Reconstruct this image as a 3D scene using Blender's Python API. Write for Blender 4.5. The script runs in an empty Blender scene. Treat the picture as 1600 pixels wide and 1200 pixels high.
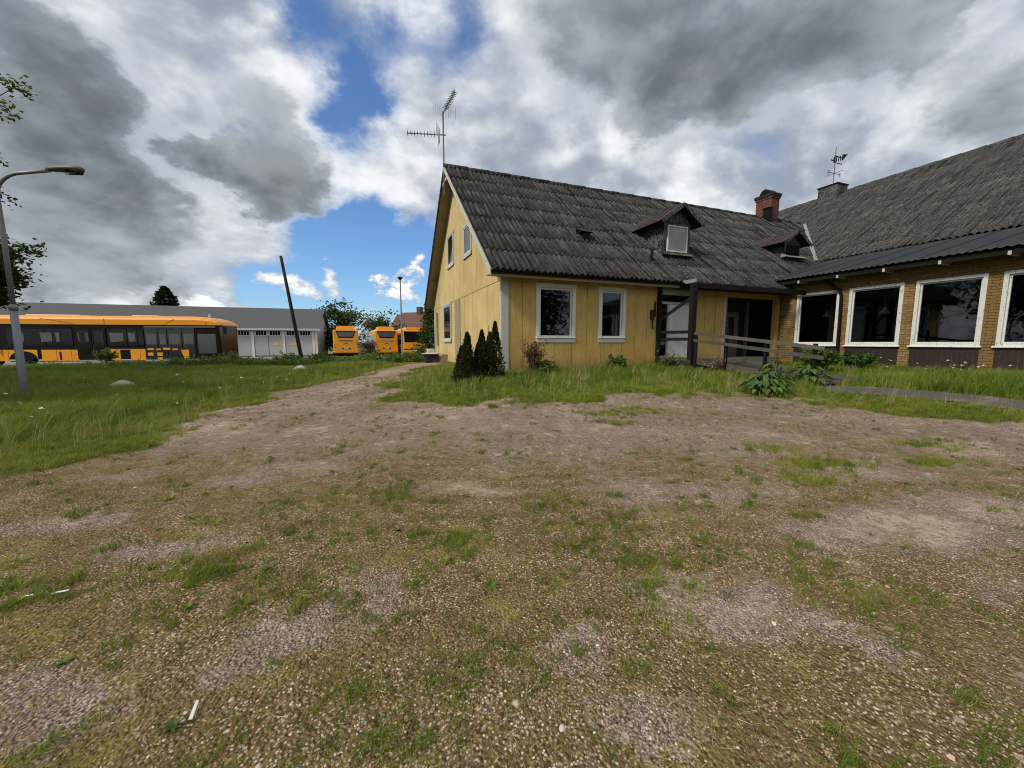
import bpy, math, random
import numpy as np
from mathutils import Vector, Matrix, Euler
R = math.radians
rng = np.random.default_rng(7)
random.seed(7)
S = bpy.context.scene
COL = S.collection

# ------------------------------------------------------------------ camera
cam_d = bpy.data.cameras.new('camera'); cam = bpy.data.objects.new('camera', cam_d); COL.objects.link(cam)
cam_d.sensor_width = 36; cam_d.lens = 13.5; cam_d.clip_start = .05; cam_d.clip_end = 6000
cam.location = (0, 0, 1.55); cam.rotation_euler = (R(90 - 6.2), 0, 0)
S.camera = cam
S.view_settings.view_transform = 'Standard'; S.view_settings.look = 'None'
S.view_settings.exposure = 1.02; S.view_settings.gamma = 1
S.cycles.filter_width = 1.0; S.cycles.max_bounces = 5; S.cycles.diffuse_bounces = 2; S.cycles.glossy_bounces = 3
S.cycles.transparent_max_bounces = 8; S.cycles.caustics_reflective = False; S.cycles.caustics_refractive = False

# ------------------------------------------------------------------ node helper
class NT:
    def __init__(s, tree): s.t = tree; s.n = tree.nodes; s.l = tree.links
    def put(s, sock, v):
        if v is None: return
        if isinstance(v, bpy.types.NodeSocket): s.l.new(v, sock)
        else:
            if hasattr(sock, 'default_value'):
                dv = sock.default_value
                if hasattr(dv, '__len__') and not hasattr(v, '__len__'): v = (v,) * len(dv)
                if hasattr(dv, '__len__') and len(dv) == 4 and len(v) == 3: v = (*v, 1)
                sock.default_value = v
    def new(s, typ, ins=None, **props):
        nd = s.n.new(typ)
        for k, v in props.items(): setattr(nd, k, v)
        for k, v in (ins or {}).items(): s.put(nd.inputs[k], v)
        return nd
    def math(s, op, a, b=None, c=None, clamp=False):
        nd = s.n.new('ShaderNodeMath'); nd.operation = op; nd.use_clamp = clamp
        for i, v in enumerate((a, b, c)): s.put(nd.inputs[i], v)
        return nd.outputs[0]
    def vm(s, op, a, b=None, scale=None):
        nd = s.n.new('ShaderNodeVectorMath'); nd.operation = op
        s.put(nd.inputs[0], a); s.put(nd.inputs[1], b)
        if scale is not None: s.put(nd.inputs['Scale'], scale)
        return nd.outputs['Value'] if op in ('DOT_PRODUCT', 'LENGTH', 'DISTANCE') else nd.outputs[0]
    def noise(s, vec, scale, detail=4, rough=.55, dist=0, out=0):
        nd = s.new('ShaderNodeTexNoise', {'Vector': vec, 'Scale': scale, 'Detail': detail, 'Roughness': rough, 'Distortion': dist})
        return nd.outputs[out]
    def voro(s, vec, scale, feature='F1', out=0, rnd=1):
        nd = s.new('ShaderNodeTexVoronoi', None, feature=feature)
        s.put(nd.inputs['Vector'], vec); s.put(nd.inputs['Scale'], scale); s.put(nd.inputs['Randomness'], rnd)
        return nd.outputs[out]
    def ramp(s, v, lo, hi, smooth=True, a=0., b=1.):
        nd = s.n.new('ShaderNodeMapRange'); nd.interpolation_type = 'SMOOTHSTEP' if smooth else 'LINEAR'; nd.clamp = True
        s.put(nd.inputs[0], v); s.put(nd.inputs[1], lo); s.put(nd.inputs[2], hi); s.put(nd.inputs[3], a); s.put(nd.inputs[4], b)
        return nd.outputs[0]
    def mix(s, f, a, b, mode='MIX'):
        nd = s.n.new('ShaderNodeMix'); nd.data_type = 'RGBA'; nd.blend_type = mode
        s.put(nd.inputs[0], f); s.put(nd.inputs[6], a); s.put(nd.inputs[7], b)
        return nd.outputs[2]
    def scalev(s, vec, xyz, loc=(0, 0, 0), rot=(0, 0, 0)):
        nd = s.new('ShaderNodeMapping', {'Vector': vec, 'Scale': xyz, 'Location': loc, 'Rotation': rot}); return nd.outputs[0]
    def bump(s, h, strength=.5, dist=.01):
        return s.new('ShaderNodeBump', {'Height': h, 'Strength': strength, 'Distance': dist}).outputs[0]

# ------------------------------------------------------------------ sky and sun
SUN_EL, SUN_AZ = R(42), R(-126)      # azimuth measured from +Y towards +X
def pix(u, v):                        # direction of a sky feature, measured once from the photograph's geometry
    x = (u - 800) / 600; z = -(v - 600) / 600; c, s = math.cos(R(6.2)), math.sin(R(6.2))
    return Vector((x, c + z * s, -s + z * c)).normalized()

def build_world():
    w = bpy.data.worlds.new('World'); S.world = w; w.use_nodes = True
    nt = NT(w.node_tree); nt.n.clear()
    out = nt.new('ShaderNodeOutputWorld'); bg = nt.new('ShaderNodeBackground', {'Strength': .073}); nt.l.new(bg.outputs[0], out.inputs[0])
    sky = nt.new('ShaderNodeTexSky'); sky.sky_type = 'NISHITA'; sky.sun_disc = False
    sky.sun_elevation = SUN_EL; sky.sun_rotation = SUN_AZ; sky.air_density = 1.0; sky.dust_density = .6; sky.ozone_density = 2.5
    d = nt.new('ShaderNodeTexCoord').outputs['Generated']
    sep = nt.new('ShaderNodeSeparateXYZ', {0: d}); z = nt.math('MAXIMUM', sep.outputs[2], 0.0)
    inv = nt.math('DIVIDE', 1.0, nt.math('ADD', z, .55))
    flat = nt.new('ShaderNodeCombineXYZ', {0: nt.math('MULTIPLY', sep.outputs[0], inv), 1: nt.math('MULTIPLY', sep.outputs[1], inv), 2: nt.math('MULTIPLY', sep.outputs[2], .9)}).outputs[0]
    # warp the direction so that cloud outlines are ragged
    wv = nt.vm('SUBTRACT', nt.noise(flat, 3.6, 6, .64, 0, 1), (.5, .5, .5))
    dw = nt.vm('NORMALIZE', nt.vm('ADD', d, nt.vm('SCALE', wv, None, .26)))
    def blobs(lst, base):
        acc = base
        for (u, v, r, wt) in lst:
            c = pix(u, v); k = 2 / (r / 600) ** 2
            cosa = 1 / math.sqrt(1 + ((u - 800) / 600) ** 2 + ((v - 600) / 600) ** 2); k /= max(cosa, .45) ** 2   # angular size of a feature this far off axis
            e = nt.math('EXPONENT', nt.math('MULTIPLY', nt.math('SUBTRACT', nt.vm('DOT_PRODUCT', dw, tuple(c)), 1.0), k))
            acc = nt.math('MULTIPLY_ADD', e, wt, acc)
        return acc
    fb = nt.noise(flat, 2.7, 7, .52, .25)
    fb2 = nt.noise(nt.vm('ADD', flat, (7.3, 2.1, 0)), 7.5, 6, .55, .1)
    fine = nt.math('ADD', nt.math('MULTIPLY', nt.math('SUBTRACT', fb, .5), 1.5), nt.math('MULTIPLY', nt.math('SUBTRACT', fb2, .5), .55))
    # --- bright broken layer: covers nearly everything, with blue gaps
    gaps = [(600, 420, 85, -1.25), (560, 475, 95, -1.35), (640, 500, 80, -1.3), (470, 490, 60, -1.1), (520, 385, 40, -.9), (560, 345, 35, -.6), (640, 375, 40, -.7), (450, 455, 40, -.5),
            (545, 120, 50, -.70), (470, 20, 45, -.62), (600, 40, 60, -.62), (690, 80, 60, -.42), (730, 20, 60, -.5), (545, 200, 45, -.55), (410, 205, 30, -.55), (500, 170, 34, -.4), (590, 170, 40, -.4), (760, 150, 60, -.16), (1180, 250, 40, -.16), (900, 100, 30, -.2)]
    c1 = blobs(gaps, nt.math('MULTIPLY_ADD', fine, .7, .72)); a1 = nt.ramp(c1, -.02, .66)
    # --- low horizon cumulus heads inside the blue
    puffs = [(620, 458, 20, 1.3), (608, 445, 11, .9), (645, 470, 14, .9), (633, 421, 11, 1.0), (560, 495, 9, .9), (583, 488, 9, .9), (512, 420, 18, .9), (440, 440, 22, 1.0), (470, 447, 18, .9), (320, 470, 24, 1.2), (350, 478, 18, 1.0), (290, 465, 18, .9)]
    cp = blobs(puffs, nt.math('MULTIPLY_ADD', fine, 1.0, -.30)); ap = nt.ramp(cp, .05, .42)
    # --- thick grey bellies
    dark = [(60, 110, 85, .95), (120, 200, 80, 1.0), (60, 290, 105, 1.0), (170, 290, 52, .8), (20, 30, 60, .5), (190, 180, 36, .5), (150, 400, 110, .36), (30, 440, 90, .32), (300, 400, 60, .25), (230, 440, 50, .3),
            (315, 250, 34, .85), (430, 230, 48, .9), (480, 260, 40, .75), (400, 290, 48, .95), (350, 275, 36, .7), (465, 295, 36, .7), (410, 325, 30, .45), (370, 120, 55, .42), (420, 140, 40, .3),
            (860, 20, 70, .45), (960, 50, 85, .8), (1060, 90, 85, 1.0), (1160, 80, 80, 1.0), (1270, 50, 85, 1.0), (1380, 20, 85, .95), (1480, 20, 60, .6), (1120, 160, 34, .6), (1020, 150, 45, .45), (1570, 120, 75, .6), (1500, 200, 50, .22), (1590, 220, 50, .35), (960, 190, 45, .12)]
    c2 = blobs(dark, nt.math('MULTIPLY_ADD', fine, .8, -.10)); a2 = nt.math('MULTIPLY', nt.ramp(c2, .18, .62), .93)
    # relief: the same noise read a little towards the sun gives lit and shaded flanks
    off = nt.vm('ADD', flat, (-.035, .01, .05))
    fbs = nt.math('ADD', nt.math('MULTIPLY', nt.noise(off, 2.7, 7, .52, .25), 1.5), nt.math('MULTIPLY', nt.noise(nt.vm('ADD', off, (7.3, 2.1, 0)), 7.5, 6, .55, .1), .55))
    rel = nt.math('SUBTRACT', nt.math('ADD', fine, 1.025), fbs)
    white = nt.mix(nt.ramp(rel, -.22, .26), (3.0, 3.3, 3.75), (6.5, 6.65, 6.85))
    soft = nt.mix(nt.ramp(nt.math('ADD', fb, nt.math('MULTIPLY', rel, .25)), .36, .60), (2.15, 2.5, 3.1), white)
    soft = nt.mix(nt.math('MULTIPLY', nt.ramp(c2, -.25, .14), .30), soft, (6.6, 6.8, 7.0))
    grey = nt.mix(nt.ramp(c2, .45, 1.5), nt.mix(nt.ramp(rel, -.22, .22), (1.4, 1.66, 1.9), (2.9, 3.25, 3.5)), nt.mix(nt.ramp(rel, -.18, .18), (.80, .94, 1.06), (1.75, 2.0, 2.2)))
    col = nt.mix(a1, nt.mix(1.0, sky.outputs[0], (.66, .86, 1.08), 'MULTIPLY'), soft)
    col = nt.mix(ap, col, nt.mix(nt.ramp(cp, .25, 1.0), (3.6, 4.2, 5.0), (6.9, 7.0, 7.1)))
    col = nt.mix(a2, col, grey)
    nt.l.new(col, bg.inputs[0])
    w.cycles.sampling_method = 'MANUAL'; w.cycles.sample_map_resolution = 512
build_world()
sd = bpy.data.lights.new('sun', 'SUN'); sd.energy = 1.5; sd.angle = R(10); sd.color = (1, .93, .80)
sun = bpy.data.objects.new('sun', sd); COL.objects.link(sun)
sv = Vector((math.sin(SUN_AZ) * math.cos(SUN_EL), math.cos(SUN_AZ) * math.cos(SUN_EL), math.sin(SUN_EL)))
sun.rotation_euler = sv.to_track_quat('Z', 'Y').to_euler(); sun.location = (-20, -10, 30)

# ------------------------------------------------------------------ mesh helpers
class MB:
    def __init__(s): s.v = []; s.f = []
    def add(s, vs, fs):
        o = len(s.v); s.v += [tuple(p) for p in vs]; s.f += [tuple(o + i for i in f) for f in fs]; return s
    def box(s, x0, x1, y0, y1, z0, z1):
        x0, x1 = sorted((x0, x1)); y0, y1 = sorted((y0, y1)); z0, z1 = sorted((z0, z1))
        return s.add([(x0, y0, z0), (x1, y0, z0), (x1, y1, z0), (x0, y1, z0), (x0, y0, z1), (x1, y0, z1), (x1, y1, z1), (x0, y1, z1)],
                     [(0, 3, 2, 1), (4, 5, 6, 7), (0, 1, 5, 4), (1, 2, 6, 5), (2, 3, 7, 6), (3, 0, 4, 7)])
    def prism(s, pts, vec):                     # polygon swept along vec
        n = len(pts); vec = Vector(vec); P = [Vector(p) for p in pts]; Q = [p + vec for p in P]
        fs = [tuple(range(n))[::-1], tuple(range(n, 2 * n))] + [(i, (i + 1) % n, n + (i + 1) % n, n + i) for i in range(n)]
        return s.add(P + Q, fs)
    def bar(s, p, q, w, h, up=(0, 0, 1)):       # rectangular bar from p to q
        p, q = Vector(p), Vector(q); d = (q - p).normalized(); up = Vector(up)
        x = d.cross(up)
        if x.length < 1e-4: x = d.cross(Vector((1, 0, 0)))
        x.normalize(); y = x.cross(d).normalized(); x *= w / 2; y *= h / 2
        return s.prism([p - x - y, p + x - y, p + x + y, p - x + y], q - p)
    def tube(s, pts, r, n=8, cap=True):
        P = [Vector(p) for p in pts]; rs = r if hasattr(r, '__len__') else [r] * len(P); o = len(s.v); ref = None
        for i, p in enumerate(P):
            d = (P[min(i + 1, len(P) - 1)] - P[max(i - 1, 0)]).normalized()
            if ref is None: ref = d.orthogonal().normalized()
            x = (ref - d * ref.dot(d)).normalized(); ref = x; y = d.cross(x)
            for k in range(n):
                a = 2 * math.pi * k / n; s.v.append(tuple(p + (x * math.cos(a) + y * math.sin(a)) * rs[i]))
        for i in range(len(P) - 1):
            for k in range(n):
                s.f.append((o + i * n + k, o + i * n + (k + 1) % n, o + (i + 1) * n + (k + 1) % n, o + (i + 1) * n + k))
        if cap:
            s.f.append(tuple(o + k for k in range(n))[::-1]); s.f.append(tuple(o + (len(P) - 1) * n + k for k in range(n)))
        return s
    def lathe(s, prof, c=(0, 0, 0), n=16, axis='z'):
        o = len(s.v)
        for (r, h) in prof:
            for k in range(n):
                a = 2 * math.pi * k / n; x, y = r * math.cos(a), r * math.sin(a)
                p = (x, y, h) if axis == 'z' else ((x, h, y) if axis == 'y' else (h, x, y))
                s.v.append((c[0] + p[0], c[1] + p[1], c[2] + p[2]))
        for i in range(len(prof) - 1):
            for k in range(n): s.f.append((o + i * n + k, o + i * n + (k + 1) % n, o + (i + 1) * n + (k + 1) % n, o + (i + 1) * n + k))
        s.f.append(tuple(o + k for k in range(n))[::-1]); s.f.append(tuple(o + (len(prof) - 1) * n + k for k in range(n)))
        return s
    def mesh(s, name, mat, smooth=False):
        m = bpy.data.meshes.new(name); m.from_pydata(s.v, [], s.f); m.update()
        if mat is not None: m.materials.append(mat)
        if smooth: m.polygons.foreach_set('use_smooth', [True] * len(m.polygons))
        return m
def link(name, mesh, parent=None, loc=None, rot=None, scale=None):
    o = bpy.data.objects.new(name, mesh); COL.objects.link(o)
    if parent is not None: o.parent = parent
    if loc is not None: o.location = loc
    if rot is not None: o.rotation_euler = rot
    if scale is not None: o.scale = scale
    return o
def obj(name, mb, mat, parent=None, smooth=False, bevel=0, auto=None):
    o = link(name, mb.mesh(name, mat, smooth), parent)
    if bevel:
        b = o.modifiers.new('bevel', 'BEVEL'); b.width = bevel; b.segments = 2; b.limit_method = 'ANGLE'
    return o
def tag(o, label=None, cat=None, group=None, kind=None):
    if label: o['label'] = label
    if cat: o['category'] = cat
    if group: o['group'] = group
    if kind: o['kind'] = kind
    return o
def thing(name, label, cat, loc=(0, 0, 0), rz=0, group=None):
    o = bpy.data.objects.new(name, None); COL.objects.link(o); o.empty_display_size = .2
    o.location = loc; o.rotation_euler = (0, 0, rz); return tag(o, label, cat, group)
def copy_tree(o, parent=None):
    c = o.copy(); COL.objects.link(c); c.parent = parent
    for ch in list(o.children): copy_tree(ch, c)
    return c

# ------------------------------------------------------------------ materials
def mat(name, fn):
    m = bpy.data.materials.new(name); m.use_nodes = True; nt = NT(m.node_tree); nt.n.clear()
    out = nt.new('ShaderNodeOutputMaterial'); sh = fn(nt); nt.l.new(sh, out.inputs[0]); return m
def pbsdf(nt, col, rough=.7, spec=.3, normal=None, metal=0, **kw):
    ins = {'Base Color': col, 'Roughness': rough, 'Specular IOR Level': spec, 'Metallic': metal}
    if normal is not None: ins['Normal'] = normal
    ins.update(kw)
    return nt.new('ShaderNodeBsdfPrincipled', ins).outputs[0]
def ocoord(nt): return nt.new('ShaderNodeTexCoord').outputs['Object']
def wpos(nt): return nt.new('ShaderNodeNewGeometry').outputs['Position']
def orand(nt): return nt.new('ShaderNodeObjectInfo').outputs['Random']
def hsv(nt, c, v, h=.5, s=1): return nt.new('ShaderNodeHueSaturation', {'Hue': h, 'Saturation': s, 'Value': v, 'Color': c}).outputs[0]

def simple(name, c, rough=.7, var=.25, scale=3, spec=.3, metal=0, bump=.0, fine=60):
    def f(nt):
        p = wpos(nt); n = nt.noise(p, scale, 6, .6); n2 = nt.noise(p, fine, 3, .6)
        col = nt.mix(nt.math('MULTIPLY', nt.math('ADD', n, n2), .5), tuple(x * (1 - var) for x in c), tuple(min(1, x * (1 + var)) for x in c))
        nm = nt.bump(n2, bump, .006) if bump else None
        return pbsdf(nt, col, rough, spec, nm, metal)
    return mat(name, f)

def yellow(nt):
    p = wpos(nt); grain = nt.noise(nt.scalev(p, (14, 14, .9)), 3, 6, .65); blot = nt.noise(p, 1.3, 5, .6); fine = nt.noise(nt.scalev(p, (60, 60, 6)), 3, 3, .6)
    c = nt.mix(nt.ramp(blot, .3, .7), (.50, .315, .088), (.60, .40, .135))
    c = nt.mix(nt.math('MULTIPLY', nt.ramp(grain, .50, .72), .7), c, (.33, .225, .09))
    c = nt.mix(nt.math('MULTIPLY', nt.ramp(fine, .6, .8), .3), c, (.70, .56, .30))
    c = hsv(nt, c, nt.math('MULTIPLY_ADD', orand(nt), .14, .92))
    sep = nt.new('ShaderNodeSeparateXYZ', {0: p}); streak = nt.noise(nt.scalev(p, (9, 9, .5)), 1.5, 4, .6)
    c = nt.mix(nt.math('MULTIPLY', nt.ramp(streak, .54, .70), .45), c, (.30, .205, .085))
    low = nt.math('MULTIPLY', nt.ramp(nt.math('ADD', sep.outputs[2], nt.math('MULTIPLY', streak, .7)), .95, 1.55, True, 1, 0), .75)   # darker towards the foot of the boards
    c = nt.mix(low, c, (.20, .14, .06))
    return pbsdf(nt, c, .75, .25, nt.bump(nt.math('ADD', grain, fine), .35, .004))
def gable_yellow(nt):
    p = wpos(nt); grain = nt.noise(nt.scalev(p, (22, 22, .7)), 2.2, 6, .65); blot = nt.noise(p, .9, 5, .6); fine = nt.noise(nt.scalev(p, (70, 70, 4)), 2, 3, .6)
    c = nt.mix(nt.ramp(blot, .3, .7), (.50, .375, .165), (.62, .48, .235))
    c = nt.mix(nt.math('MULTIPLY', nt.ramp(grain, .5, .72), .6), c, (.33, .25, .12))
    c = nt.mix(nt.math('MULTIPLY', nt.ramp(fine, .6, .78), .35), c, (.70, .58, .36))
    c = hsv(nt, c, nt.math('MULTIPLY_ADD', orand(nt), .1, .94))
    return pbsdf(nt, c, .8, .2, nt.bump(nt.math('ADD', grain, fine), .5, .006))
def peel(c0, c1, amt):
    def f(nt):
        p = wpos(nt); n = nt.noise(nt.scalev(p, (9, 9, 3)), 3.2, 8, .68); n2 = nt.noise(p, 2, 3); fl = nt.noise(p, 40, 3, .6)
        k = nt.ramp(nt.math('ADD', n, nt.math('MULTIPLY', n2, .25)), amt, amt + .06)
        c = nt.mix(k, nt.mix(fl, tuple(x * .86 for x in c0), c0), nt.mix(fl, c1, tuple(x * 1.9 for x in c1)))
        return pbsdf(nt, c, .6, .35, nt.bump(nt.math('SUBTRACT', 1.0, k), .5, .003))
    return f
def eternit(nt, along=(.9336, .3584, 0)):
    p = wpos(nt); al = nt.vm('DOT_PRODUCT', p, along); zz = nt.new('ShaderNodeSeparateXYZ', {0: p}).outputs[2]
    def stv(k, q): return nt.new('ShaderNodeCombineXYZ', {0: nt.math('MULTIPLY', al, k), 1: nt.math('MULTIPLY', zz, q), 2: 0.0}).outputs[0]
    st = nt.noise(stv(16, .8), 1.0, 4, .6); st2 = nt.noise(nt.vm('ADD', stv(34, 1.8), (4, 9, 0)), 1.0, 3, .6)
    n = nt.noise(p, 2.2, 7, .65); f = nt.noise(p, 26, 5, .7); lic = nt.noise(p, 11, 6, .72); sp = nt.noise(nt.vm('ADD', p, (9, 3, 5)), 7, 4, .75)
    c = nt.mix(nt.ramp(n, .3, .7), (.024, .023, .023), (.064, .062, .060))
    a_ = nt.new('ShaderNodeSeparateXYZ', {0: p}).outputs[0]; grow = nt.ramp(nt.math('ADD', a_, nt.math('MULTIPLY', n, 5.0)), 2.0, 13.0)
    c = nt.mix(nt.math('MULTIPLY', nt.ramp(f, .46, .66), nt.math('MULTIPLY_ADD', grow, .4, .3)), c, (.235, .228, .215))
    c = nt.mix(nt.math('MULTIPLY', nt.ramp(lic, .54, .64), .85), c, (.012, .012, .011))
    c = nt.mix(nt.math('MULTIPLY', nt.ramp(st, .5, .64), .85), c, (.012, .012, .011)); c = nt.mix(nt.math('MULTIPLY', nt.ramp(st2, .55, .68), .5), c, (.21, .205, .195))
    c = nt.mix(nt.ramp(sp, .705, .73), c, (.46, .46, .44))
    c = hsv(nt, c, nt.math('MULTIPLY_ADD', orand(nt), .3, .82))
    return pbsdf(nt, c, .9, .15, nt.bump(nt.math('ADD', f, lic), .7, .012))
def wood(c0, c1):
    def f(nt):
        p = ocoord(nt); w = wpos(nt); g = nt.noise(nt.scalev(w, (3, 3, 26)), 3, 6, .65); f2 = nt.noise(w, 35, 4, .6); b = nt.noise(w, 1.7, 4)
        c = nt.mix(g, c0, c1); c = nt.mix(nt.math('MULTIPLY', nt.ramp(b, .5, .75), .5), c, tuple(x * .4 for x in c0))
        c = hsv(nt, c, nt.math('MULTIPLY_ADD', orand(nt), .4, .8))
        return pbsdf(nt, c, .85, .2, nt.bump(nt.math('ADD', g, f2), .5, .005))
    return f
def brickmat(nt):
    p = wpos(nt); r = orand(nt); n = nt.noise(p, 18, 5, .65); f = nt.noise(p, 90, 3, .6)
    c = nt.mix(r, (.20, .125, .046), (.31, .205, .084)); c = nt.mix(nt.math('MULTIPLY', nt.ramp(n, .45, .7), .65), c, (.15, .09, .032))
    return pbsdf(nt, c, .85, .2, nt.bump(nt.math('ADD', n, f), .5, .004))
def redbrick(nt):
    p = ocoord(nt)
    sep = nt.new('ShaderNodeSeparateXYZ', {0: p}); v = nt.new('ShaderNodeCombineXYZ', {0: nt.math('ADD', sep.outputs[0], sep.outputs[1]), 1: sep.outputs[2], 2: 0.0}).outputs[0]
    b = nt.new('ShaderNodeTexBrick', {'Vector': v, 'Color1': (.10, .032, .022, 1), 'Color2': (.155, .052, .032, 1), 'Mortar': (.13, .10, .085, 1), 'Scale': 1.0, 'Mortar Size': .008, 'Brick Width': .25, 'Row Height': .075})
    n = nt.noise(p, 6, 5, .65); c = nt.mix(nt.math('MULTIPLY', nt.ramp(n, .45, .75), .6), b.outputs[0], (.06, .035, .028))
    return pbsdf(nt, c, .9, .15, nt.bump(b.outputs[1], -.6, .01))
def glassmat(tint=(.5, .55, .55), r=.03, extra=0.0):
    def f(nt):
        fr = nt.new('ShaderNodeFresnel', {'IOR': 1.5}).outputs[0]
        wob = nt.bump(nt.noise(wpos(nt), 1.6, 2), .06, .03)
        gl = nt.new('ShaderNodeBsdfGlossy', {'Color': (.9, .95, 1), 'Roughness': r, 'Normal': wob}).outputs[0]
        tr = nt.new('ShaderNodeBsdfTransparent', {'Color': tint}).outputs[0]
        mx = nt.new('ShaderNodeMixShader', {0: nt.math('MULTIPLY_ADD', fr, 1.25, extra, True)}); nt.l.new(tr, mx.inputs[1]); nt.l.new(gl, mx.inputs[2]); return mx.outputs[0]
    return f
def busglass(nt):
    p = wpos(nt); n = nt.noise(p, .8, 3)
    return pbsdf(nt, nt.mix(n, (.003, .003, .003), (.010, .010, .010)), .07, .28)
def leafmat(c0, c1, trans=.25, rough=.6, patch=None):
    def f(nt):
        p = wpos(nt); n = nt.noise(p, 2.5, 3, .6); r = orand(nt); n3 = nt.noise(p, 45, 2, .5)
        k = nt.math('ADD', nt.math('MULTIPLY', n, .5), nt.math('ADD', nt.math('MULTIPLY', r, .3), nt.math('MULTIPLY', n3, .35)))
        c = nt.mix(nt.ramp(k, .28, .85), c0, c1)
        if patch: c = nt.mix(nt.math('MULTIPLY', nt.ramp(nt.math('ADD', nt.noise(p, 1.1, 3, .6), nt.math('MULTIPLY', r, .25)), .52, .78), .85), c, patch)
        b = pbsdf(nt, c, rough, .25); t = nt.new('ShaderNodeBsdfTranslucent', {'Color': nt.mix(.5, c, (.25, .30, .03))}).outputs[0]
        mx = nt.new('ShaderNodeMixShader', {0: trans}); nt.l.new(b, mx.inputs[1]); nt.l.new(t, mx.inputs[2]); return mx.outputs[0]
    return f
def pebblemat(nt):
    r = orand(nt); n = nt.noise(wpos(nt), 160, 3)
    rp = nt.n.new('ShaderNodeValToRGB'); cr = rp.color_ramp; cr.interpolation = 'CONSTANT'
    cols = [(.24, .165, .125), (.38, .275, .22), (.31, .235, .19), (.50, .38, .31), (.15, .11, .085), (.40, .29, .215), (.60, .50, .43), (.26, .185, .14)]
    cr.elements[0].color = (*cols[0], 1); cr.elements[1].color = (*cols[-1], 1); cr.elements[1].position = .875
    for i in range(1, 7): e = cr.elements.new(i * .125); e.color = (*cols[i], 1)
    nt.put(rp.inputs[0], r)
    return pbsdf(nt, hsv(nt, rp.outputs[0], nt.math('MULTIPLY_ADD', n, .6, .7)), .85, .25)
def groundmat(nt):
    p = wpos(nt)
    lush = nt.new('ShaderNodeAttribute', attribute_name='lush').outputs['Fac']; bare = nt.new('ShaderNodeAttribute', attribute_name='bare').outputs['Fac']
    mid = nt.noise(p, 2.6, 4, .65); sm = nt.noise(p, 11, 4, .68); tiny = nt.noise(p, 55, 3, .65); grit = nt.noise(p, 190, 1, .6)
    vA = nt.new('ShaderNodeTexVoronoi', {'Vector': p, 'Scale': 78.}); vB = nt.new('ShaderNodeTexVoronoi', {'Vector': nt.vm('ADD', p, (3, 1, 2)), 'Scale': 135.}); clod = nt.noise(p, 17, 5, .78); clod2 = nt.noise(nt.vm('ADD', p, (5, 8, 1)), 6.5, 5, .75)
    def peb(v, lo, hi):
        sp = nt.new('ShaderNodeSeparateColor', {0: v.outputs[1]}).outputs
        c = nt.mix(sp[0], lo, hi); c = nt.mix(nt.ramp(sp[1], .9, .97), c, (.62, .54, .48)); return nt.mix(nt.ramp(v.outputs[0], .25, .75), c, tuple(x * .30 for x in lo))
    cA = peb(vA, (.27, .195, .152), (.62, .475, .39)); cB = peb(vB, (.29, .21, .165), (.64, .49, .40))
    gravel = nt.mix(nt.ramp(sm, .4, .62), cA, cB)
    dust = nt.mix(tiny, (.46, .345, .265), (.66, .515, .41))
    gravel = nt.mix(nt.math('MULTIPLY', nt.ramp(nt.math('ADD', bare, nt.math('MULTIPLY', mid, .5)), .9, 1.35), .7), gravel, dust)
    gravel = nt.mix(nt.math('MULTIPLY', nt.ramp(clod, .46, .62), .6), gravel, (.165, .112, .070)); gravel = nt.mix(nt.math('MULTIPLY', nt.ramp(clod2, .50, .64), .6), gravel, (.23, .165, .075))
    soil = nt.mix(tiny, (.042, .026, .011), (.27, .178, .080))
    moss = nt.mix(sm, (.090, .070, .013), (.31, .245, .05))
    straw = nt.mix(grit, (.24, .17, .070), (.50, .38, .18))
    cover = nt.mix(nt.ramp(mid, .52, .72), soil, moss)
    cover = nt.mix(nt.math('MULTIPLY', nt.ramp(tiny, .55, .68), .8), cover, straw)
    # loose stones scattered through the moss
    spk = nt.new('ShaderNodeSeparateColor', {0: vA.outputs[1]}).outputs[2]
    cover = nt.mix(nt.math('MULTIPLY', nt.ramp(spk, .62, .72), nt.ramp(vA.outputs[0], .5, .35)), cover, cA)
    k = nt.math('ADD', nt.math('MULTIPLY', bare, .75), nt.math('ADD', nt.math('MULTIPLY', nt.math('SUBTRACT', mid, .5), .9), nt.math('MULTIPLY', nt.math('SUBTRACT', sm, .5), 1.0)))
    patchy = nt.noise(nt.vm('ADD', p, (2, 6, 4)), 4.2, 5, .8); gravel = nt.mix(nt.math('MULTIPLY', nt.ramp(patchy, .52, .64), .55), gravel, (.15, .105, .062)); gravel = nt.mix(nt.math('MULTIPLY', nt.ramp(patchy, .44, .36), .45), gravel, (.62, .49, .40))
    cover = nt.mix(nt.math('MULTIPLY', nt.ramp(clod, .52, .66), .7), cover, (.045, .030, .014))
    lot = nt.mix(nt.ramp(k, .12, .46), cover, gravel)
    turf = nt.mix(sm, (.040, .050, .012), (.14, .15, .032))
    kl = nt.math('ADD', lush, nt.math('MULTIPLY', nt.math('SUBTRACT', sm, .5), .5))
    c = nt.mix(nt.ramp(kl, .3, .75), lot, turf)
    hb = nt.new('ShaderNodeTexVoronoi', {'Vector': p, 'Scale': 62.})
    h = nt.math('ADD', nt.math('MULTIPLY', nt.math('SUBTRACT', 1.0, hb.outputs[0]), .6), nt.noise(p, 24, 2, .7))
    return pbsdf(nt, c, .95, .12, nt.bump(h, 1.0, .022))
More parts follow.
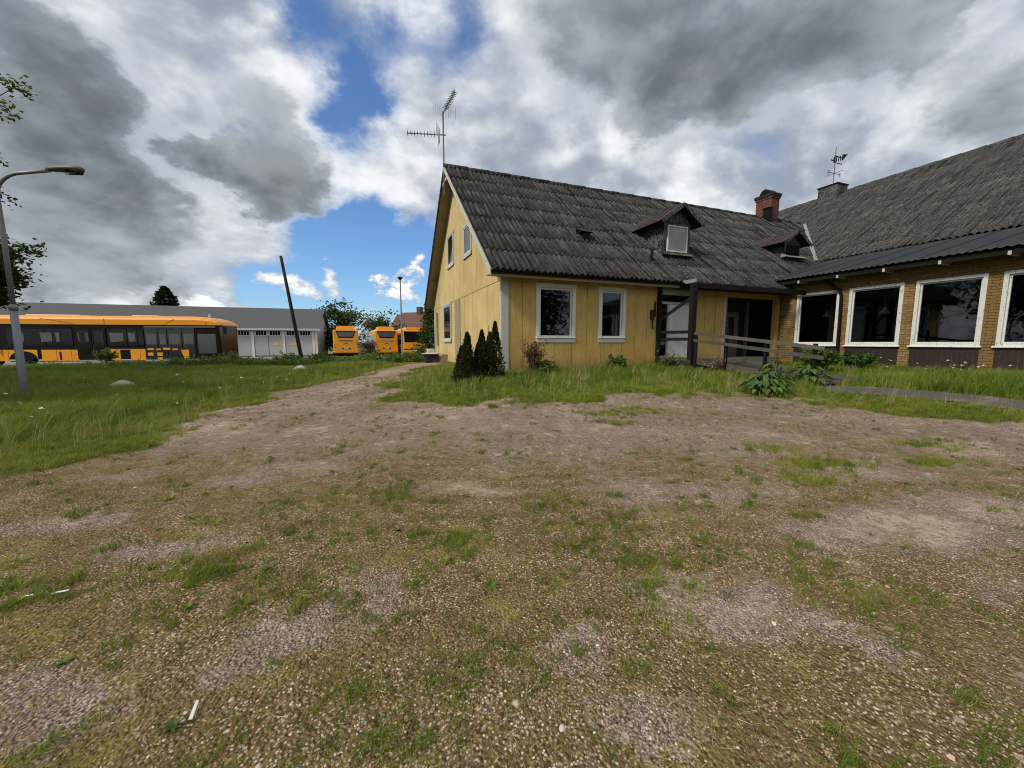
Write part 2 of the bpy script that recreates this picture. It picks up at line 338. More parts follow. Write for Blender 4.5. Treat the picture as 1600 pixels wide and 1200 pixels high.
def asphalt(c=(.085, .082, .08), moss=True):
    def f(nt):
        p = wpos(nt); n = nt.noise(p, 1.6, 6, .65); g = nt.noise(p, 120, 3, .6); e = nt.noise(p, 6, 6, .7)
        col = nt.mix(g, tuple(x * .6 for x in c), tuple(x * 1.6 for x in c)); col = nt.mix(nt.math('MULTIPLY', nt.ramp(n, .5, .8), .6), col, tuple(x * 1.7 for x in c))
        if moss: col = nt.mix(nt.math('MULTIPLY', nt.ramp(e, .5, .66), .8), col, (.07, .062, .022)); col = nt.mix(nt.math('MULTIPLY', nt.ramp(nt.noise(p, 3, 4, .6), .52, .68), .7), col, (.21, .175, .14))
        return pbsdf(nt, col, .9, .2, nt.bump(g, .4, .006))
    return f

M = {}
M['yellow'] = mat('yellow boards', yellow); M['gable'] = mat('gable boards', gable_yellow)
M['white'] = mat('white paint', peel((.74, .74, .72), (.16, .15, .14), .735)); M['flaky'] = mat('flaking white paint', peel((.68, .68, .66), (.22, .215, .21), .70))
M['trim'] = mat('grey white trim', peel((.52, .51, .47), (.14, .13, .11), .72))
M['eternit'] = mat('fibre cement', eternit); M['eternit_wing'] = mat('fibre cement of the wing', lambda nt: eternit(nt, (-.3584, .9336, 0))); M['steel'] = simple('dark roof steel', (.016, .018, .021), .6, .25, 2, .35)
M['black'] = simple('black paint', (.006, .006, .006), .5, .3, 5, .15); M['blackwood'] = mat('black wood', wood((.007, .007, .006), (.016, .014, .012)))
M['greywood'] = mat('weathered wood', wood((.050, .044, .036), (.15, .134, .112))); M['beige'] = simple('beige eave wood', (.30, .25, .17), .8, .25, 6)
M['soffit'] = mat('soffit wood', wood((.17, .13, .075), (.30, .24, .14)))
M['brick'] = mat('yellow brick', brickmat); M['mortar'] = simple('mortar', (.07, .05, .03), .95, .3, 8); M['tile'] = simple('brown tile', (.040, .027, .025), .35, .4, 3, .5)
M['grout'] = simple('grout', (.20, .18, .17), .9, .2); M['concrete'] = simple('concrete', (.22, .21, .19), .9, .35, 4, bump=.4)
M['redbrick'] = mat('red brick', redbrick); M['glass'] = mat('window glass', glassmat()); M['darkglass'] = mat('dark window glass', glassmat((.55, .57, .58), .02))
M['busglass'] = mat('bus glass', busglass); M['orange'] = simple('orange bus paint', (.80, .315, .010), .32, .06, 1.5, .5, fine=6)
M['cream'] = simple('cream bus roof', (.80, .60, .42), .4, .06); M['rubber'] = simple('tyre rubber', (.014, .014, .014), .8, .3); M['chrome'] = simple('grey rim', (.30, .30, .31), .45, .2, 8, .5, .4)
M['galv'] = simple('galvanised steel', (.21, .225, .25), .5, .22, 6, .5, .25); M['lampgrey'] = simple('lamp housing', (.13, .13, .12), .5, .25, 8)
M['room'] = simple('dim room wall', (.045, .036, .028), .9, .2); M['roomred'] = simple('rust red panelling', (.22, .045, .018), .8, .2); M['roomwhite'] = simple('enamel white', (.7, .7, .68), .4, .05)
M['curtain'] = simple('grey curtain', (.28, .29, .30), .9, .15, 10)
M['redlamp'] = simple('red lens', (.32, .02, .015), .25, .1); M['plate'] = simple('number plate', (.6, .6, .56), .5, .05)
M['ground'] = mat('ground', groundmat); M['asphalt'] = mat('old asphalt', asphalt((.085, .076, .068))); M['yard'] = mat('yard asphalt', asphalt((.20, .19, .18), False))
M['pebble'] = mat('pebble', pebblemat); M['rock'] = simple('pale granite', (.42, .41, .39), .9, .4, 9, bump=.7, fine=25)
M['grass'] = mat('grass blades', leafmat((.065, .115, .010), (.26, .34, .036), .35, .6, (.33, .33, .06))); M['tuft'] = mat('fresh tufts', leafmat((.050, .095, .008), (.17, .25, .026), .3)); M['meadow'] = mat('meadow grass', leafmat((.040, .095, .008), (.20, .30, .028), .35, .6, (.27, .31, .05)))
M['dry'] = mat('dry straw', leafmat((.36, .27, .12), (.58, .47, .26), .2)); M['weed'] = mat('weed leaves', leafmat((.045, .085, .014), (.15, .22, .038), .25))
M['burdock'] = mat('broad leaves', leafmat((.030, .070, .014), (.12, .20, .045), .25, .5)); M['conifer'] = mat('conifer', leafmat((.008, .015, .005), (.045, .060, .018), .12))
M['tree'] = mat('tree leaves', leafmat((.012, .026, .006), (.045, .078, .014), .3)); M['spruce'] = mat('spruce needles', leafmat((.007, .016, .007), (.022, .040, .014), .1))
M['brownbush'] = mat('withered twigs', leafmat((.055, .035, .028), (.12, .075, .045), .1)); M['bark'] = simple('bark', (.06, .048, .035), .95, .4, 9, bump=.6)
M['petal'] = simple('white petals', (.75, .75, .7), .7, .05); M['pink'] = simple('pale pink petals', (.42, .22, .27), .7, .15); M['yellowflower'] = simple('yellow petals', (.75, .45, .02), .7, .1)
M['farroof'] = simple('brown tiled roof', (.13, .065, .05), .85, .25, 4); M['greyroof'] = simple('grey felt roof', (.085, .085, .09), .85, .2, 1.5)
M['greyboard'] = simple('pale grey boards', (.50, .51, .51), .75, .22, 3); M['greypost'] = simple('off white posts', (.68, .68, .66), .7, .15, 4)
M['rust'] = simple('rust brown sheet', (.042, .026, .021), .8, .45, 6); M['darkpeel'] = mat('peeling dark wood', peel((.010, .010, .009), (.085, .085, .08), .60))
M['greypeel'] = mat('peeling grey wood', peel((.13, .135, .13), (.012, .012, .011), .60)); M['flash'] = simple('pale flashing', (.23, .23, .22), .7, .35, 7)
M['sign'] = simple('yellow sign', (.70, .52, .06), .6, .1); M['plasticwhite'] = simple('white plastic', (.62, .61, .57), .5, .15, 5); M['pole'] = simple('tarred pole', (.028, .020, .015), .9, .4, 4)
M['doorback'] = simple('dark plank gaps', (.27, .27, .27), .9); M['bone'] = simple('white strip', (.72, .72, .70), .6, .05)

# ------------------------------------------------------------------ site geometry
TH = R(21); CT, ST = math.cos(TH), math.sin(TH); AX, AY = -.28, 11.1      # near corner of the yellow house
def ab(x, y):
    dx, dy = x - AX, y - AY; return dx * CT + dy * ST, -dx * ST + dy * CT
def toW(a, b, z=0): return (AX + a * CT - b * ST, AY + a * ST + b * CT, z)
def sstep(t): t = np.clip(t, 0, 1); return t * t * (3 - 2 * t)
def vnoise(x, y, s, seed=0):                                                # smooth value noise
    x = np.asarray(x, float) / s; y = np.asarray(y, float) / s; xi = np.floor(x).astype(np.int64); yi = np.floor(y).astype(np.int64)
    fx = x - xi; fy = y - yi; fx = fx * fx * (3 - 2 * fx); fy = fy * fy * (3 - 2 * fy)
    def h(i, j):
        n = (i * 374761393 + j * 668265263 + seed * 974711) & 0x7fffffff; n = ((n ^ (n >> 13)) * 1274126177) & 0x7fffffff
        return ((n ^ (n >> 16)) & 0xffff) / 65535.
    return (h(xi, yi) * (1 - fx) + h(xi + 1, yi) * fx) * (1 - fy) + (h(xi, yi + 1) * (1 - fx) + h(xi + 1, yi + 1) * fx) * fy
def fbm(x, y, s, seed=0, o=4):
    return sum(vnoise(x, y, s / 2 ** i, seed + i) * .5 ** i for i in range(o)) / sum(.5 ** i for i in range(o))
def gz(x, y):
    x = np.asarray(x, float); y = np.asarray(y, float); a, b = ab(x, y)
    s1 = sstep((b + 9.5) / 8.5) * sstep((a + 7) / 6.5); s2 = sstep((a - 2.5) / 7) * sstep((b + 14) / 8)
    far = sstep((y - 17) / 5) * sstep((-x - 2) / 6)
    z = .12 + .10 * sstep((-x - 3) / 5) * (1 - far) + .48 * (1 - (1 - s1) * (1 - s2)) * (1 - .0 * far)
    z = z * (1 - far) + .03 * far
    r = np.hypot(x, y)
    return z + (.05 * (fbm(x, y, 3.2, 3) - .5) + .02 * (fbm(x, y, .5, 9) - .5)) * np.clip(1.3 - r / 60, 0, 1)
LOT = np.array([(-30, -25), (-9, -6), (-6.4, 1.5), (-5.7, 3.2), (-5.2, 4.3), (-5.1, 5.3), (-5.4, 6.8), (-5.7, 8.4), (-5.9, 11.0), (-5.4, 13.0), (-5.0, 15.5), (-4.8, 18.5), (-4.6, 22), (-1, 27), (0, 24),
                (-2.9, 20), (-3.1, 15.6), (-3.5, 12.6), (-3.45, 10.3), (-2.9, 8.7), (-2.2, 7.5), (-.45, 6.8), (1.25, 7.35), (2.8, 8.1), (4.2, 7.9), (5.2, 7.6), (6.1, 7.15), (7.3, 6.15), (7.7, 5.4), (9.6, 1.5), (14, -8), (20, -25)])
PATH = np.array([(6.7, 8.25), (7.0, 8.9), (7.45, 8.95), (8.5, 8.4), (9.0, 7.6), (9.3, 6.7), (10.2, 4.2), (11.6, 1.2), (10.6, .8), (9.3, 3.9), (8.45, 6.1), (8.1, 6.85), (7.6, 7.5)])
YARD = np.array([(-70, 13.0), (-30, 20.3), (-18, 22.9), (-8, 25.3), (6, 27.5), (20, 34), (20, 70), (-80, 60)])
def pdist(poly, x, y):                                                       # signed distance, positive inside
    x = np.asarray(x, float); y = np.asarray(y, float); d = np.full(x.shape, 1e9); ins = np.zeros(x.shape, bool)
    for i in range(len(poly)):
        (x0, y0), (x1, y1) = poly[i], poly[(i + 1) % len(poly)]
        dx, dy = x1 - x0, y1 - y0; t = np.clip(((x - x0) * dx + (y - y0) * dy) / (dx * dx + dy * dy), 0, 1)
        d = np.minimum(d, np.hypot(x - x0 - t * dx, y - y0 - t * dy))
        c = ((y0 > y) != (y1 > y)) & (x < (x1 - x0) * (y - y0) / (y1 - y0 + 1e-12) + x0); ins ^= c
    return np.where(ins, d, -d)
BARE = [(-.3, 3.43, .5, .16, 1), (-.62, 3.5, .4, .12, .7), (3.1, 2.8, .75, .42, 1.1), (2.45, 2.72, .5, .3, .9), (4.1, 3.1, .9, .4, .9), (1.25, 3.35, .55, .32, .8), (2.05, 3.5, .6, .25, .7), (1.0, 3.75, .3, .3, .5),
        (1.32, 1.95, .32, .25, .95), (.98, 2.1, .35, .22, .85), (1.7, 1.75, .35, .2, .7), (-1.1, 1.75, .3, .3, .8), (-.85, 2.0, .22, .28, .6), (-2.3, 4.1, .6, .3, .8), (-2.8, 3.7, .45, .25, .8), (-3.15, 5.8, .7, .45, .8), (-1.6, 4.9, .7, .3, .7),
        (-3.5, 2.87, .5, .2, .8), (-2.45, 2.52, .5, .15, .75), (-4.1, 3.9, .4, .2, .7), (-3.6, 7.6, .9, .9, .8), (-2.6, 8.6, 1.0, 1.2, .8), (-4.4, 10.5, 1.2, 2.2, .9), (-4.4, 13.5, 1.2, 2.5, .9), (-4.0, 17, 1.2, 2.6, .9),
        (-.4, 5.6, 1.6, .55, .8), (2.7, 4.8, 1.3, .5, .75), (5.8, 4.9, 1.3, .6, .85), (3.75, 4.0, .8, .35, .8), (1.8, 6.4, 1.2, .5, .75), (3.2, 7.0, 1.4, .5, .8), (5.2, 6.4, 1.4, .5, .8), (-1.9, 1.35, .4, .15, .6), (.55, 1.35, .25, .16, .6), (.35, 1.65, .2, .2, .6), (2.4, 1.35, .4, .3, .6), (2.0, 1.1, .3, .2, .6), (3.1, 2.0, .4, .2, .5)]
def masks(x, y):
    d = pdist(LOT, x, y); n = fbm(x, y, 1.1, 21) - .5; n2 = fbm(x, y, .35, 33) - .5
    lush = sstep((-d + n * 2.3 + n2 * 1.1 + .3) / .9)
    bare = np.zeros(np.shape(x))
    xw = x + (fbm(x, y, .5, 51) - .5) * .55; yw = y + (fbm(x, y, .5, 61) - .5) * .45
    for (cx, cy, rx, ry, wt) in BARE: bare = np.maximum(bare, wt * np.exp(-(((xw - cx) / rx) ** 2 + ((yw - cy) / ry) ** 2) ** 1.5))
    r = np.hypot(x, y); far = sstep((y - 2.8) / 3.0) * .64
    bare = np.clip(np.maximum(bare, far + (fbm(x, y, .9, 71) - .5) * .9 * (.35 + far)), 0, 1.2)
    return lush, bare, d
def axis_grid(lo, hi, fine, g0, mx):
    out = [0.]; st = fine
    while out[-1] < hi: out.append(out[-1] + st); st = fine if out[-1] < g0 else min(st * 1.09, mx)
    neg = [0.]; st = fine
    while neg[-1] > lo: neg.append(neg[-1] - st); st = fine if -neg[-1] < g0 else min(st * 1.09, mx)
    return np.array(neg[:0:-1] + out)
def build_ground():
    xs = axis_grid(-1600, 1600, .085, 7.5, 200); ys = axis_grid(-300, 2500, .075, 8, 200)
    X, Y = np.meshgrid(xs, ys); Z = gz(X, Y)
    nx, ny = len(xs), len(ys); co = np.stack([X, Y, Z], -1).reshape(-1, 3)
    i = np.arange(nx * ny).reshape(ny, nx); q = np.stack([i[:-1, :-1], i[:-1, 1:], i[1:, 1:], i[1:, :-1]], -1).reshape(-1, 4)
    m = bpy.data.meshes.new('ground'); m.vertices.add(len(co)); m.vertices.foreach_set('co', co.ravel()); m.loops.add(q.size); m.loops.foreach_set('vertex_index', q.ravel().astype(np.int32))
    m.polygons.add(len(q)); m.polygons.foreach_set('loop_start', np.arange(0, q.size, 4, dtype=np.int32)); m.update()
    lush, bare, d = masks(X.ravel(), Y.ravel())
    for nm, arr in (('lush', lush), ('bare', bare)):
        at = m.attributes.new(nm, 'FLOAT', 'POINT'); at.data.foreach_set('value', arr.astype(np.float32))
    m.polygons.foreach_set('use_smooth', [True] * len(q)); m.materials.append(M['ground'])
    return tag(link('ground', m), 'gravel and grass ground of the yard', None, None, 'structure')
build_ground()
def sheet(name, poly, dz, step, mt, label, thick=.0):
    x0, y0 = poly.min(0); x1, y1 = poly.max(0); xs = np.arange(x0, x1 + step, step); ys = np.arange(y0, y1 + step, step); X, Y = np.meshgrid(xs, ys)
    k = pdist(poly, X, Y) + (fbm(X, Y, .5, 5) - .5) * min(.3, step * 3) > 0; Z = gz(X, Y) + dz; mb = MB(); idx = {}
    for j in range(len(ys) - 1):
        for i in range(len(xs) - 1):
            if k[j, i] and k[j + 1, i] and k[j, i + 1] and k[j + 1, i + 1]:
                f = []
                for (jj, ii) in ((j, i), (j, i + 1), (j + 1, i + 1), (j + 1, i)):
                    if (jj, ii) not in idx: idx[jj, ii] = len(mb.v); mb.v.append((X[jj, ii], Y[jj, ii], Z[jj, ii]))
                    f.append(idx[jj, ii])
                mb.f.append(tuple(f))
    return tag(obj(name, mb, mt, None, True), label, None, None, 'structure')
sheet('path', PATH, .022, .08, M['asphalt'], 'worn dark asphalt path leading to the ramp')
sheet('bus_yard', YARD, .03, .8, M['yard'], 'pale asphalt yard where the buses stand')

# ------------------------------------------------------------------ yellow house
HZ = .55
house = thing('wooden_house', 'yellow wooden house with grey corrugated roof and gable facing the driveway', 'house', (AX, AY, HZ), TH)
class HM(MB):                                   # local frame of the house: a along the front, b inwards, z given above datum
    def mesh(s, name, mat, smooth=False):
        s.v = [(x, y, z - HZ) for (x, y, z) in s.v]; return super().mesh(name, mat, smooth)
def subtract(rects, h):
    out = []
    for (x0, x1, z0, z1) in rects:
        hx0, hx1, hz0, hz1 = max(x0, h[0]), min(x1, h[1]), max(z0, h[2]), min(z1, h[3])
        if hx0 >= hx1 or hz0 >= hz1: out.append((x0, x1, z0, z1)); continue
        if x0 < hx0: out.append((x0, hx0, z0, z1))
        if hx1 < x1: out.append((hx1, x1, z0, z1))
        if z0 < hz0: out.append((hx0, hx1, z0, hz0))
        if hz1 < z1: out.append((hx0, hx1, hz1, z1))
    return out
EAVE_B, EAVE_Z, KR, RB = -.45, 3.53, .835, 5.5
def rz(b): return EAVE_Z + KR * (b - EAVE_B) if b <= RB else EAVE_Z + KR * (RB - EAVE_B) - KR * (b - RB)
RZ = rz(RB)
LEN = 22.0
WIN = [(1.16, 2.26, 1.70, 3.16), (3.31, 4.11, 1.70, 3.16)]
DOOR = (5.66, 7.0, 1.0, 3.14); RECESS = (8.62, 11.36, .85, 3.2)
# structural walls
mb = HM(); rects = [(0, 11.5, .72, 3.62)]
for h in WIN + [DOOR, RECESS]: rects = subtract(rects, h)
for (x0, x1, z0, z1) in rects: mb.box(x0, x1, .0, .2, z0, z1)
front_wall = obj('front_wall', mb, M['yellow'], house)
mb = HM(); mb.prism([(0, 0, .72), (0, 11, .72), (0, 11, rz(11) - .2), (0, RB, RZ - .2), (0, 0, rz(0) - .2)], (.2, 0, 0)); gable_wall = obj('gable_wall', mb, M['gable'], house)
mb = HM(); mb.box(.2, 20, 10.8, 11, .72, 3.6); mb.box(19.8, 20, .3, 10.8, .72, 3.6); obj('rear_wall', mb, M['gable'], house)
mb = HM(); mb.box(.02, 11.4, .02, 10.98, .3, .74); mb.box(11.4, 19.9, .5, 10.98, .3, .74); obj('foundation', mb, M['concrete'], house)
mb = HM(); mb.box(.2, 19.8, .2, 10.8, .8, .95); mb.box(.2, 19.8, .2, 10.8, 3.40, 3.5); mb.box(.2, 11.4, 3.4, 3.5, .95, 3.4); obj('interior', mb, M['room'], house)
# front boards: each a separate panel
joints = [.19, .62, 1.16, 1.68, 2.26, 2.78, 3.31, 3.71, 4.11, 4.62, 5.10, 5.54]
trimmed = [(w[0] - .11, w[1] + .11, w[2] - .16, w[3] + .12) for w in WIN]
for i in range(len(joints) - 1):
    for (z0, z1) in ((.66, 3.262), (3.27, 3.56)):
        rs = [(joints[i] + .006, joints[i + 1] - .006, z0, z1)]
        for h in trimmed: rs = subtract(rs, (h[0] - .002, h[1] + .002, h[2], h[3]))
        mb = HM(); zz = .003 * random.random()
        for r in rs: mb.box(r[0], r[1], -.024 - zz, .0 - .001, r[2], r[3])
        if mb.v: obj('panel', mb, M['yellow'], front_wall)
for (x0, x1) in ((7.12, 7.62), (7.63, 8.12), (8.13, 8.58)):
    mb = HM(); mb.box(x0, x1 - .008, -.025, -.001, .7, 3.56); obj('panel', mb, M['yellow'], front_wall)
mb = HM(); mb.box(8.5, 8.62, -.04, .35, .7, 3.5); obj('corner_board', mb, M['trim'], house)
# gable boards
nb = 18
for i in range(nb):
    b0, b1 = .13 + i * (10.74 / nb), .13 + (i + 1) * (10.74 / nb) - .014; zz = .003 * random.random()
    mb = HM(); mb.box(-.022 - zz, -.001, b0, b1, .66, 3.30); obj('board', mb, M['gable'], gable_wall)
    mb = HM(); top = [(b1, rz(b1) - .16), (b0, rz(b0) - .16)]
    if b0 < RB < b1: top = [(b1, rz(b1) - .16), (RB, RZ - .16), (b0, rz(b0) - .16)]
    mb.prism([(-.034 - zz, b0, 3.312), (-.034 - zz, b1, 3.312)] + [(-.034 - zz, b, z) for b, z in top], (.033, 0, 0)); obj('board', mb, M['gable'], gable_wall)
mb = HM(); mb.box(-.045, .18, -.045, -.001, .66, 3.5); mb.box(-.045, -.001, -.001, .12, .66, 3.5); obj('corner_board', mb, M['trim'], house)
mb = HM(); mb.box(-.045, -.001, 10.88, 11.04, .66, 3.5); obj('corner_board', mb, M['trim'], house)

nails = HM()
for x in joints[1:-1]:
    for z in np.arange(.85, 3.2, .3):
        for dx in (-.03, .03):
            if not any(h[0] - .03 < x + dx < h[1] + .03 and h[2] < z < h[3] for h in trimmed): nails.box(x + dx - .005, x + dx + .005, -.0305, -.026, z - .005, z + .005)
o = obj('nail_heads', nails, M['rust'], front_wall); o['kind'] = 'stuff'
def window(parent, a0, a1, z0, z1, fm, t=.11, curtain=False, deep=.09, sill=.15, gl='glass', sash=.055):
    """window in a wall along local x; the wall face is y = 0"""
    w = HM(); w.box(a0 - t, a0 - .001, -.045, .0, z0 - .02, z1); w.box(a1 + .001, a1 + t, -.045, .0, z0 - .02, z1)
    w.box(a0 - t - .02, a1 + t + .02, -.052, .0, z1 + .001, z1 + t + .01); w.box(a0 - t, a1 + t, -.047, 0, z0 - sill, z0 - .021)
    o = obj('window', w, fm, parent)
    s = HM(); y0, y1 = .01, deep
    s.box(a0 + .002, a0 + sash, y0, y1, z0, z1); s.box(a1 - sash, a1 - .002, y0, y1, z0, z1); s.box(a0 + sash + .001, a1 - sash - .001, y0, y1, z0, z0 + sash); s.box(a0 + sash + .001, a1 - sash - .001, y0, y1, z1 - sash, z1)
    obj('sash', s, M['white'], o)
    g = HM(); g.box(a0 + sash, a1 - sash, .04, .046, z0 + sash, z1 - sash); obj('pane', g, M[gl], o)
    sl = HM(); sl.prism([(a0 - t - .01, -.085, z0 - .02), (a0 - t - .01, -.085, z0 - .008), (a0 - t - .01, .012, z0 + .012), (a0 - t - .01, .012, z0 - .02)], (a1 - a0 + 2 * t + .02, 0, 0)); obj('sill', sl, fm, o)
    if curtain:
        c = HM(); n = 24
        for k in range(n):
            x0 = a0 + (a1 - a0) * k / n; x1 = a0 + (a1 - a0) * (k + 1) / n; d0 = .25 + .025 * math.sin(k * 1.9); d1 = .25 + .025 * math.sin((k + 1) * 1.9)
            zb = z0 if (k < n * .25 or k > n * .7) else z0 + (z1 - z0) * .72
            c.add([(x0, d0, zb), (x1, d1, zb), (x1, d1, z1), (x0, d0, z1)], [(0, 1, 2, 3)])
        obj('curtain', c, M['curtain'], o)
    return o
for i, w in enumerate(WIN): window(house, *w, M['white'], curtain=(i == 1))
# gable windows: same thing turned to face -a (mounted on the boards)
def gable_window(b0, b1, z0, z1, t=.10):
    f = HM(); y = -.034
    f.box(y - .05, y, b0, b0 + t, z0, z1); f.box(y - .05, y, b1 - t, b1, z0, z1); f.box(y - .055, y, b0 - .02, b1 + .02, z1 - t, z1 + .02); f.box(y - .055, y, b0, b1, z0, z0 + t * 1.2)
    o = obj('window', f, M['trim'], house)
    s = HM(); e = .05; s.box(y - .035, y, b0 + t + .001, b0 + t + e, z0 + t * 1.2, z1 - t); s.box(y - .035, y, b1 - t - e, b1 - t - .001, z0 + t * 1.2, z1 - t); s.box(y - .035, y, b0 + t + e, b1 - t - e, z1 - t - e, z1 - t - .001); s.box(y - .035, y, b0 + t + e, b1 - t - e, z0 + t * 1.2 + .001, z0 + t * 1.2 + e)
    obj('sash', s, M['white'], o)
    g = HM(); g.box(y - .016, y - .010, b0 + t + e, b1 - t - e, z0 + t * 1.2 + e, z1 - t - e); obj('pane', g, M['busglass'], o)
    return o
gable_window(3.05, 4.2, 4.66, 5.86); gable_window(5.88, 7.2, 4.80, 6.22); gable_window(6.62, 8.42, 1.56, 3.34)
mb = HM(); mb.box(-.05, -.035, 5.0, 5.9, .95, 3.28); obj('blind_hatch', mb, M['beige'], house)
mb = HM(); mb.box(-.12, -.035, 9.95, 10.1, 1.4, 3.1); obj('downpipe', mb, M['beige'], house)

# roof: slab, soffit, barge boards, then each corrugated sheet
OV = .47
mb = HM()
for sgn in (0, 1):
    bs = (EAVE_B, RB) if not sgn else (11.45, RB)
    P = [(-OV, bs[0], rz(bs[0]) - .05), (-OV, bs[1], RZ - .05), (-OV, bs[1], RZ - .15), (-OV, bs[0], rz(bs[0]) - .15)]
    mb.prism(P, (LEN + OV, 0, 0))
roof = obj('roof', mb, M['soffit'], house)
mb = HM(); mb.prism([(-OV - .03, EAVE_B - .02, rz(EAVE_B) - .22), (-OV - .03, RB, RZ - .20), (-OV - .03, RB, RZ - .01), (-OV - .03, EAVE_B - .02, rz(EAVE_B) - .01)], (.028, 0, 0)); obj('barge_board', mb, M['trim'], house)
mb = HM(); mb.prism([(-OV - .03, 11.47, rz(11.45) - .22), (-OV - .03, RB + .001, RZ - .20), (-OV - .03, RB + .001, RZ - .01), (-OV - .03, 11.47, rz(11.45) - .01)], (.028, 0, 0)); obj('barge_board', mb, M['blackwood'], house)
mb = HM(); mb.bar((-OV + .02, 4.85, RZ - .56), (-OV + .02, 6.15, RZ - .56), .03, .10); obj('collar_board', mb, M['trim'], house)
mb = HM(); mb.box(-OV, 6.0, EAVE_B + .02, -.03, 3.38, 3.40); mb.box(-OV, 6.0, EAVE_B, EAVE_B + .019, 3.32, 3.48); obj('eave_board', mb, M['beige'], house)
mb = HM(); mb.box(6.0, 11.4, EAVE_B, EAVE_B + .02, 3.30, 3.47); mb.box(6.0, 11.4, EAVE_B + .021, .25, 3.36, 3.38); obj('eave_board', mb, M['blackwood'], house)
g = HM(); n = 8
for k in range(n):
    a0, a1 = math.pi + math.pi * k / n, math.pi + math.pi * (k + 1) / n
    for (r0, r1) in ((.065, .06),):
        p = [(r * math.cos(a), r * math.sin(a)) for r in (r0, r1) for a in (a0, a1)]
        g.add([(x, EAVE_B - .075 + p[j][0], 3.47 + p[j][1]) for x in (-OV - .02, 11.0) for j in (0, 1, 3, 2)], [(0, 1, 5, 4), (2, 3, 7, 6), (1, 2, 6, 5), (3, 0, 4, 7), (0, 3, 2, 1), (4, 5, 6, 7)])
gutter = obj('gutter', g, M['black'], house)
def corr_mesh(name, w, l, waves, amp, mt, seg=4, lip=.012, sag=.0):
    n = waves * seg; v = []; f = []
    for j, y in enumerate((0, l)):
        for i in range(n + 1):
            t = i / seg; z = amp * math.cos(2 * math.pi * t); v.append((w * i / n, y, z + (lip if j == 0 else 0)))
    for i in range(n): f.append((i, i + 1, n + 2 + i, n + 1 + i))
    o = len(v); v += [(x, y, z - lip * .9) for (x, y, z) in v[:n + 1]]
    for i in range(n): f.append((o + i, o + i + 1, i + 1, i))
    m = bpy.data.meshes.new(name); m.from_pydata(v, [], f); m.materials.append(mt); m.polygons.foreach_set('use_smooth', [k < n for k in range(len(f))]); return m
SL = (RB - EAVE_B) * math.sqrt(1 + KR * KR); ROWS = 7; RL = SL / ROWS; SW = .875; ang = math.atan(KR)
sheet_m = corr_mesh('roof_sheet', SW + .012, RL + .10, 5, .036, M['eternit'], 6, .002)
dorm_cut = [(6.35, 7.75, .8, 2.1), (13.45, 14.7, 1.45, 2.3)]
ncol = 25
for r in range(ROWS):
    for cidx in range(ncol):
        a0 = -OV - .03 + cidx * SW; d = r * RL; b = EAVE_B - .06 + d * math.cos(ang); z = EAVE_Z - .05 + d * math.sin(ang)
        if a0 > 16.2 + (b - 1.4) * 1.33 + .3: continue
        link('roof_sheet', sheet_m, roof, (a0, b + random.uniform(-.014, .014), z - HZ + .042 + random.uniform(-.002, .002)), (ang - .013 + random.uniform(-.002, .002), .026 + random.uniform(-.006, .006), random.uniform(-.003, .003)))
back = corr_mesh('roof_sheet_back', LEN, SL + .05, 150, .024, M['eternit'])
link('rear_covering', back, house, (LEN - OV - .03, 11.45 + .06, rz(11.45) - .04 - HZ), (ang, 0, math.pi))
n = 24
for i in range(n):
    a0 = -OV - .03 + i * (LEN / n); rd = MB().tube([(a0, RB, RZ - .005 - HZ + random.uniform(-.005, .005)), (a0 + LEN / n + .05, RB, RZ + .0 - HZ)], [.10, .112], 10); obj('ridge_cap', rd, M['eternit'], roof, True)

